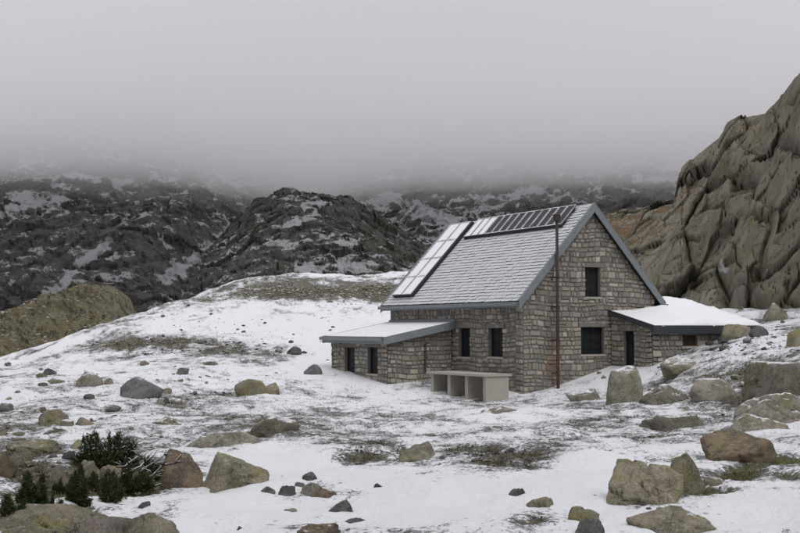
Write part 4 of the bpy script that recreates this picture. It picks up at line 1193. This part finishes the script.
# gravel and rubble too small to count
def rubble(name, areas, label, mat, seed):
    r_ = np.random.default_rng(seed)
    protos = [rock_verts(1, 500 + k, 7, .12) for k in range(6)]
    P_, S_ = [], []
    for (xc, yc, a, b, n, s0, s1) in areas:
        px = r_.normal(xc, a, n); py = r_.normal(yc, b, n)
        ds = np.exp(np.linspace(math.log(7), math.log(125), 260))
        # march all rays together
        up = (CY - py) / F; Yk = CP - up * SP; Zk = SP + up * CP
        X3 = (px - CX)[:, None] / F / Yk[:, None] * ds; Z3 = CZ + (Zk / Yk)[:, None] * ds
        G3 = base_z(X3.ravel(), np.tile(ds, n)).reshape(n, -1)
        below = Z3 < G3; k = below.argmax(1); ok = below.any(1) & (py > 279)
        i = np.arange(n)
        jt = r_.uniform(.975, 1.015, ok.sum()); x, y = X3[i, k][ok] * jt, ds[k][ok] * jt
        z = ground_z(x, y)
        P_.append(np.stack([x, y, z + .03], 1)); S_.append((s0 + (s1 - s0) * r_.random(ok.sum()) ** 2.5) / F * y / 1.6)
    P_ = np.concatenate(P_); S_ = np.concatenate(S_)
    n = len(P_); nv = len(protos[0][0]); nf = len(protos[0][1])
    V = np.zeros((n, nv, 3)); Fc = np.zeros((n, nf, 3), int)
    for i in range(n):
        p, f = protos[i % 6]; a = r_.uniform(0, 6.28); c, s = math.cos(a), math.sin(a)
        V[i] = (p * np.array([1, .8, .6]) * S_[i]) @ np.array([[c, s, 0], [-s, c, 0], [0, 0, 1]]) + P_[i]
        Fc[i] = f + i * nv
    o = link(name, mesh_np(name, V.reshape(-1, 3), Fc.reshape(-1, 3), M[mat], False))
    tag(o, label, 'gravel', None, 'stuff')
rubble('scree', [(300, 292, 55, 5, 1500, 1, 4), (385, 292, 18, 5, 300, 1, 4), (200, 347, 45, 4, 260, 1, 4), (240, 340, 30, 12, 120, 1, 4), (180, 325, 40, 14, 260, 1, 4), (330, 310, 40, 8, 200, 1, 4)], 'pale broken scree along the crest behind the hut', 'rock_tan', 1)
rubble('dark_gravel', [(365, 463, 45, 10, 420, .8, 4), (490, 461, 65, 11, 560, .8, 4.5), (565, 447, 70, 10, 420, .8, 4), (545, 522, 26, 7, 160, 1, 4), (640, 503, 35, 7, 240, 1, 4),
   (745, 340, 32, 11, 520, 1, 6), (180, 490, 25, 10, 160, 1, 4), (320, 495, 30, 14, 120, 1, 4), (750, 400, 50, 30, 260, 1, 5), (450, 425, 90, 12, 360, .8, 3), (150, 390, 70, 22, 420, 1, 5), (250, 425, 60, 16, 320, 1, 4), (620, 430, 60, 14, 300, 1, 4)], 'dark gravel and heath stubble speckling the thin snow', 'rock_dark', 2)
rubble('brown_gravel', [(25, 470, 22, 14, 520, 1, 6), (60, 430, 60, 25, 420, 1, 5), (110, 485, 35, 10, 260, 1, 5), (150, 345, 40, 6, 240, 1, 4)], 'brown gravel among the boulders of the left slope', 'rock_brown', 3)

# ------------------------------------------------------------------ junipers and dead branches
def juniper(px, base_py, w_px, h_px, label, seed, n=150, snowy=False, spread=1.0):
    r_ = np.random.default_rng(seed); h_ = hit(px, base_py); d = h_[1]
    hw, ht = w_px / 2 / F * d, h_px / F * d
    root = empty('juniper_shrub', (h_[0], h_[1], h_[2] - .02)); tag(root, label, 'shrub', 'juniper shrubs')
    st = MB(); V, Fc, T = [], [], []
    lead = [(r_.uniform(-.55, .55), r_.uniform(-.4, .4), r_.uniform(.5, 1.0), r_.uniform(.45, .75)) for _ in range(4 + n // 90)]; lead[0] = (r_.uniform(-.15, .15), 0, 1.0, .6)
    for s in range(n):
        t = r_.random() ** .8; a = r_.uniform(0, 6.28)
        rad_ = hw * (1 - t * .85) ** .8 * math.sqrt(r_.random()) * r_.uniform(.75, 1.12)
        lx_, ly_, lh_, lw_ = lead[s % len(lead)]; ox = np.array([lx_ * hw, ly_ * hw, 0]); rad_ *= lw_
        tipz = ht * lh_ * (.10 + .90 * t) * r_.uniform(.85, 1.06)
        b0 = ox * .8 + np.array([rad_ * .4 * math.cos(a), rad_ * .4 * math.sin(a), tipz * .5]); tp_ = ox + np.array([rad_ * math.cos(a), rad_ * math.sin(a), tipz])
        if s % 12 == 0: st.tube([(0, 0, 0), b0 * .8, tp_], [hw * .05, hw * .03, hw * .01], 5, (.05, .04, .03))
        ax = tp_ - b0; ln = np.linalg.norm(ax); ax = ax / (ln + 1e-6); ln = min(ln, ht * .4)
        g_ = r_.uniform(.6, 1.3); col = np.array([.040, .050, .020]) * g_
        m_ = 46
        for k in range(m_):
            q = tp_ - ax * ln * r_.random()
            dr = r_.normal(size=3); dr = ax * .9 + dr * .55; dr /= np.linalg.norm(dr)
            sd = np.cross(dr, r_.normal(size=3)); sd /= np.linalg.norm(sd) + 1e-6
            l_ = ht * r_.uniform(.05, .12); wd = l_ * .15
            o_ = len(V); V += [q - sd * wd, q + sd * wd, q + dr * l_ + sd * wd * .3, q + dr * l_ - sd * wd * .3]; Fc.append((o_, o_ + 1, o_ + 2, o_ + 3))
            c2 = col * r_.uniform(.7, 1.5)
            if snowy and r_.random() < .10 and q[2] > ht * .4: c2 = np.array([.75, .76, .79])
            T += [c2] * 4
    st.build('stem', M['wood'], root)
    link('foliage', mesh_np('foliage', np.array(V), np.array(Fc), M['needle'], False, {'tint': np.array(T)}), root)
juniper(30, 514, 40, 44, 'bushy dark juniper with twin tips at the rubble edge', 1, 300)
juniper(9, 522, 44, 30, 'low spreading juniper at the foot of the bushy juniper', 2, 240)
juniper(79, 509, 34, 44, 'slender upright juniper with a pointed tip', 3, 260)
juniper(107, 507, 36, 38, 'short juniper in front of the mossy boulder', 4, 240)
juniper(43, 487, 11, 16, 'smallest juniper tuft behind the bushy juniper', 5, 80)
juniper(108, 470, 76, 40, 'broad dark juniper dusted with snow above the boulders', 6, 520, True)
juniper(131, 496, 44, 34, 'ragged juniper under the dead branches', 7, 240)
juniper(54, 514, 36, 22, 'flat juniper mat between bushy and slender junipers', 8, 80)

juniper(93, 492, 34, 22, 'dark juniper tangle between the upright junipers and olive boulders', 10, 200)
juniper(148, 480, 36, 24, 'dark juniper spreading behind the dead branches', 11, 220)
juniper(60, 494, 24, 18, 'low juniper clump at the foot of the rounded olive boulder', 12, 140)

def branches():
    b0 = hit(150, 494)
    root = empty('dead_branches', tuple(b0)); tag(root, 'bare dark branches with snow on top, beside the orange-stained boulder', 'branches')
    rb = random.Random(4)
    for (ax, ay, bx, by, r0) in ((128, 490, 182, 456, 3.2), (134, 496, 176, 462, 2.4), (122, 478, 158, 452, 2.2), (140, 497, 160, 466, 1.8), (126, 486, 150, 470, 1.6), (150, 490, 186, 472, 1.6), (118, 468, 142, 455, 1.5), (132, 480, 172, 452, 2.0), (146, 496, 150, 474, 1.3)):
        d = b0[1] + rb.uniform(-.25, .3)
        p, q = P(ax, ay, d), P(bx, by, d + rb.uniform(.1, .5))
        pts = []
        for k in range(7):
            t = k / 6; pts.append(p + (q - p) * t + np.array([rb.uniform(-1, 1), rb.uniform(-1, 1), rb.uniform(-1, 1)]) * .028 - b0)
        r_ = r0 / F * d
        mb = MB(); mb.tube(pts, [.7 * r_ * (1 - .65 * k / 6) for k in range(7)], 8, (.075, .058, .045))
        br = mb.build('branch', M['wood'], root, True)
        mb = MB()
        for k in range(7):
            i = rb.randint(1, 5); a = pts[i]; dr = np.array([rb.uniform(-1, 1), rb.uniform(-.6, .6), rb.uniform(-.2, 1)]); dr /= np.linalg.norm(dr); l_ = rb.uniform(.06, .17)
            mb.tube([a, a + dr * l_ * .5 + np.array([0, 0, .01]), a + dr * l_], [r_ * .35, r_ * .25, r_ * .08], 5, (.05, .043, .038))
        mb.build('twigs', M['wood'], br, True)['kind'] = 'stuff'
branches()

# ------------------------------------------------------------------ dry grass and heath stubble through the thin snow
def stubble(name, areas, label, seed):
    r_ = np.random.default_rng(seed); X0, Y0 = [], []
    for (xc, yc, a, b, n) in areas:
        px = r_.normal(xc, a, n); py = r_.normal(yc, b, n)
        ds = np.exp(np.linspace(math.log(7), math.log(110), 220))
        up = (CY - py) / F; Yk = CP - up * SP; Zk = SP + up * CP
        X3 = (px - CX)[:, None] / F / Yk[:, None] * ds; Z3 = CZ + (Zk / Yk)[:, None] * ds
        below = Z3 < base_z(X3.ravel(), np.tile(ds, n)).reshape(n, -1); k = below.argmax(1); ok = below.any(1)
        jt = r_.uniform(.975, 1.015, ok.sum()); i = np.arange(n)
        X0.append(X3[i, k][ok] * jt); Y0.append(ds[k][ok] * jt)
    x = np.concatenate(X0); y = np.concatenate(Y0); z = ground_z(x, y); n = len(x); nb = 14
    V = np.zeros((n, nb, 3, 3)); T = np.zeros((n, nb, 3, 3))
    base = np.array([[.13, .105, .055], [.17, .145, .085], [.06, .05, .032], [.085, .085, .035]])
    for t in range(nb):
        a = r_.uniform(0, 6.28, n); l_ = r_.uniform(.015, .055, n) * np.clip(y / 15, .8, 2.4); sp = r_.uniform(.4, 2.2, n)
        o = np.stack([x + r_.normal(0, .025, n) * y / 14, y + r_.normal(0, .025, n) * y / 14, z - .01], 1)
        d = np.stack([np.cos(a) * sp, np.sin(a) * sp, np.ones(n)], 1); d /= np.linalg.norm(d, axis=1)[:, None]
        sd = np.stack([-np.sin(a), np.cos(a), 0 * a], 1) * (.0035 * np.clip(y / 12, 1, 3))[:, None]
        V[:, t, 0] = o - sd; V[:, t, 1] = o + sd; V[:, t, 2] = o + d * l_[:, None] + np.array([0, 0, .025])
        T[:, t] = (base[r_.integers(0, 4, n)] * r_.uniform(.6, 1.3, n)[:, None])[:, None]
    Fc = np.arange(n * nb * 3).reshape(-1, 3)
    o = link(name, mesh_np(name, V.reshape(-1, 3), Fc, M['needle'], False, {'tint': T.reshape(-1, 3)}))
    tag(o, label, 'grass', None, 'stuff')
stubble('dry_grass', [(365, 462, 40, 9, 500), (490, 460, 60, 10, 800), (570, 446, 60, 10, 500), (60, 440, 60, 30, 900), (25, 475, 30, 16, 500), (110, 485, 40, 14, 500), (240, 418, 80, 16, 700), (650, 430, 80, 20, 600),
   (745, 400, 50, 26, 600), (740, 478, 24, 8, 300), (545, 522, 26, 7, 200), (650, 502, 45, 7, 300), (300, 292, 60, 5, 1200), (390, 293, 15, 5, 250), (190, 345, 50, 5, 400), (450, 425, 90, 12, 600), (330, 500, 60, 16, 160)], 'dry grass and heath stubble poking through the thin snow', 9)
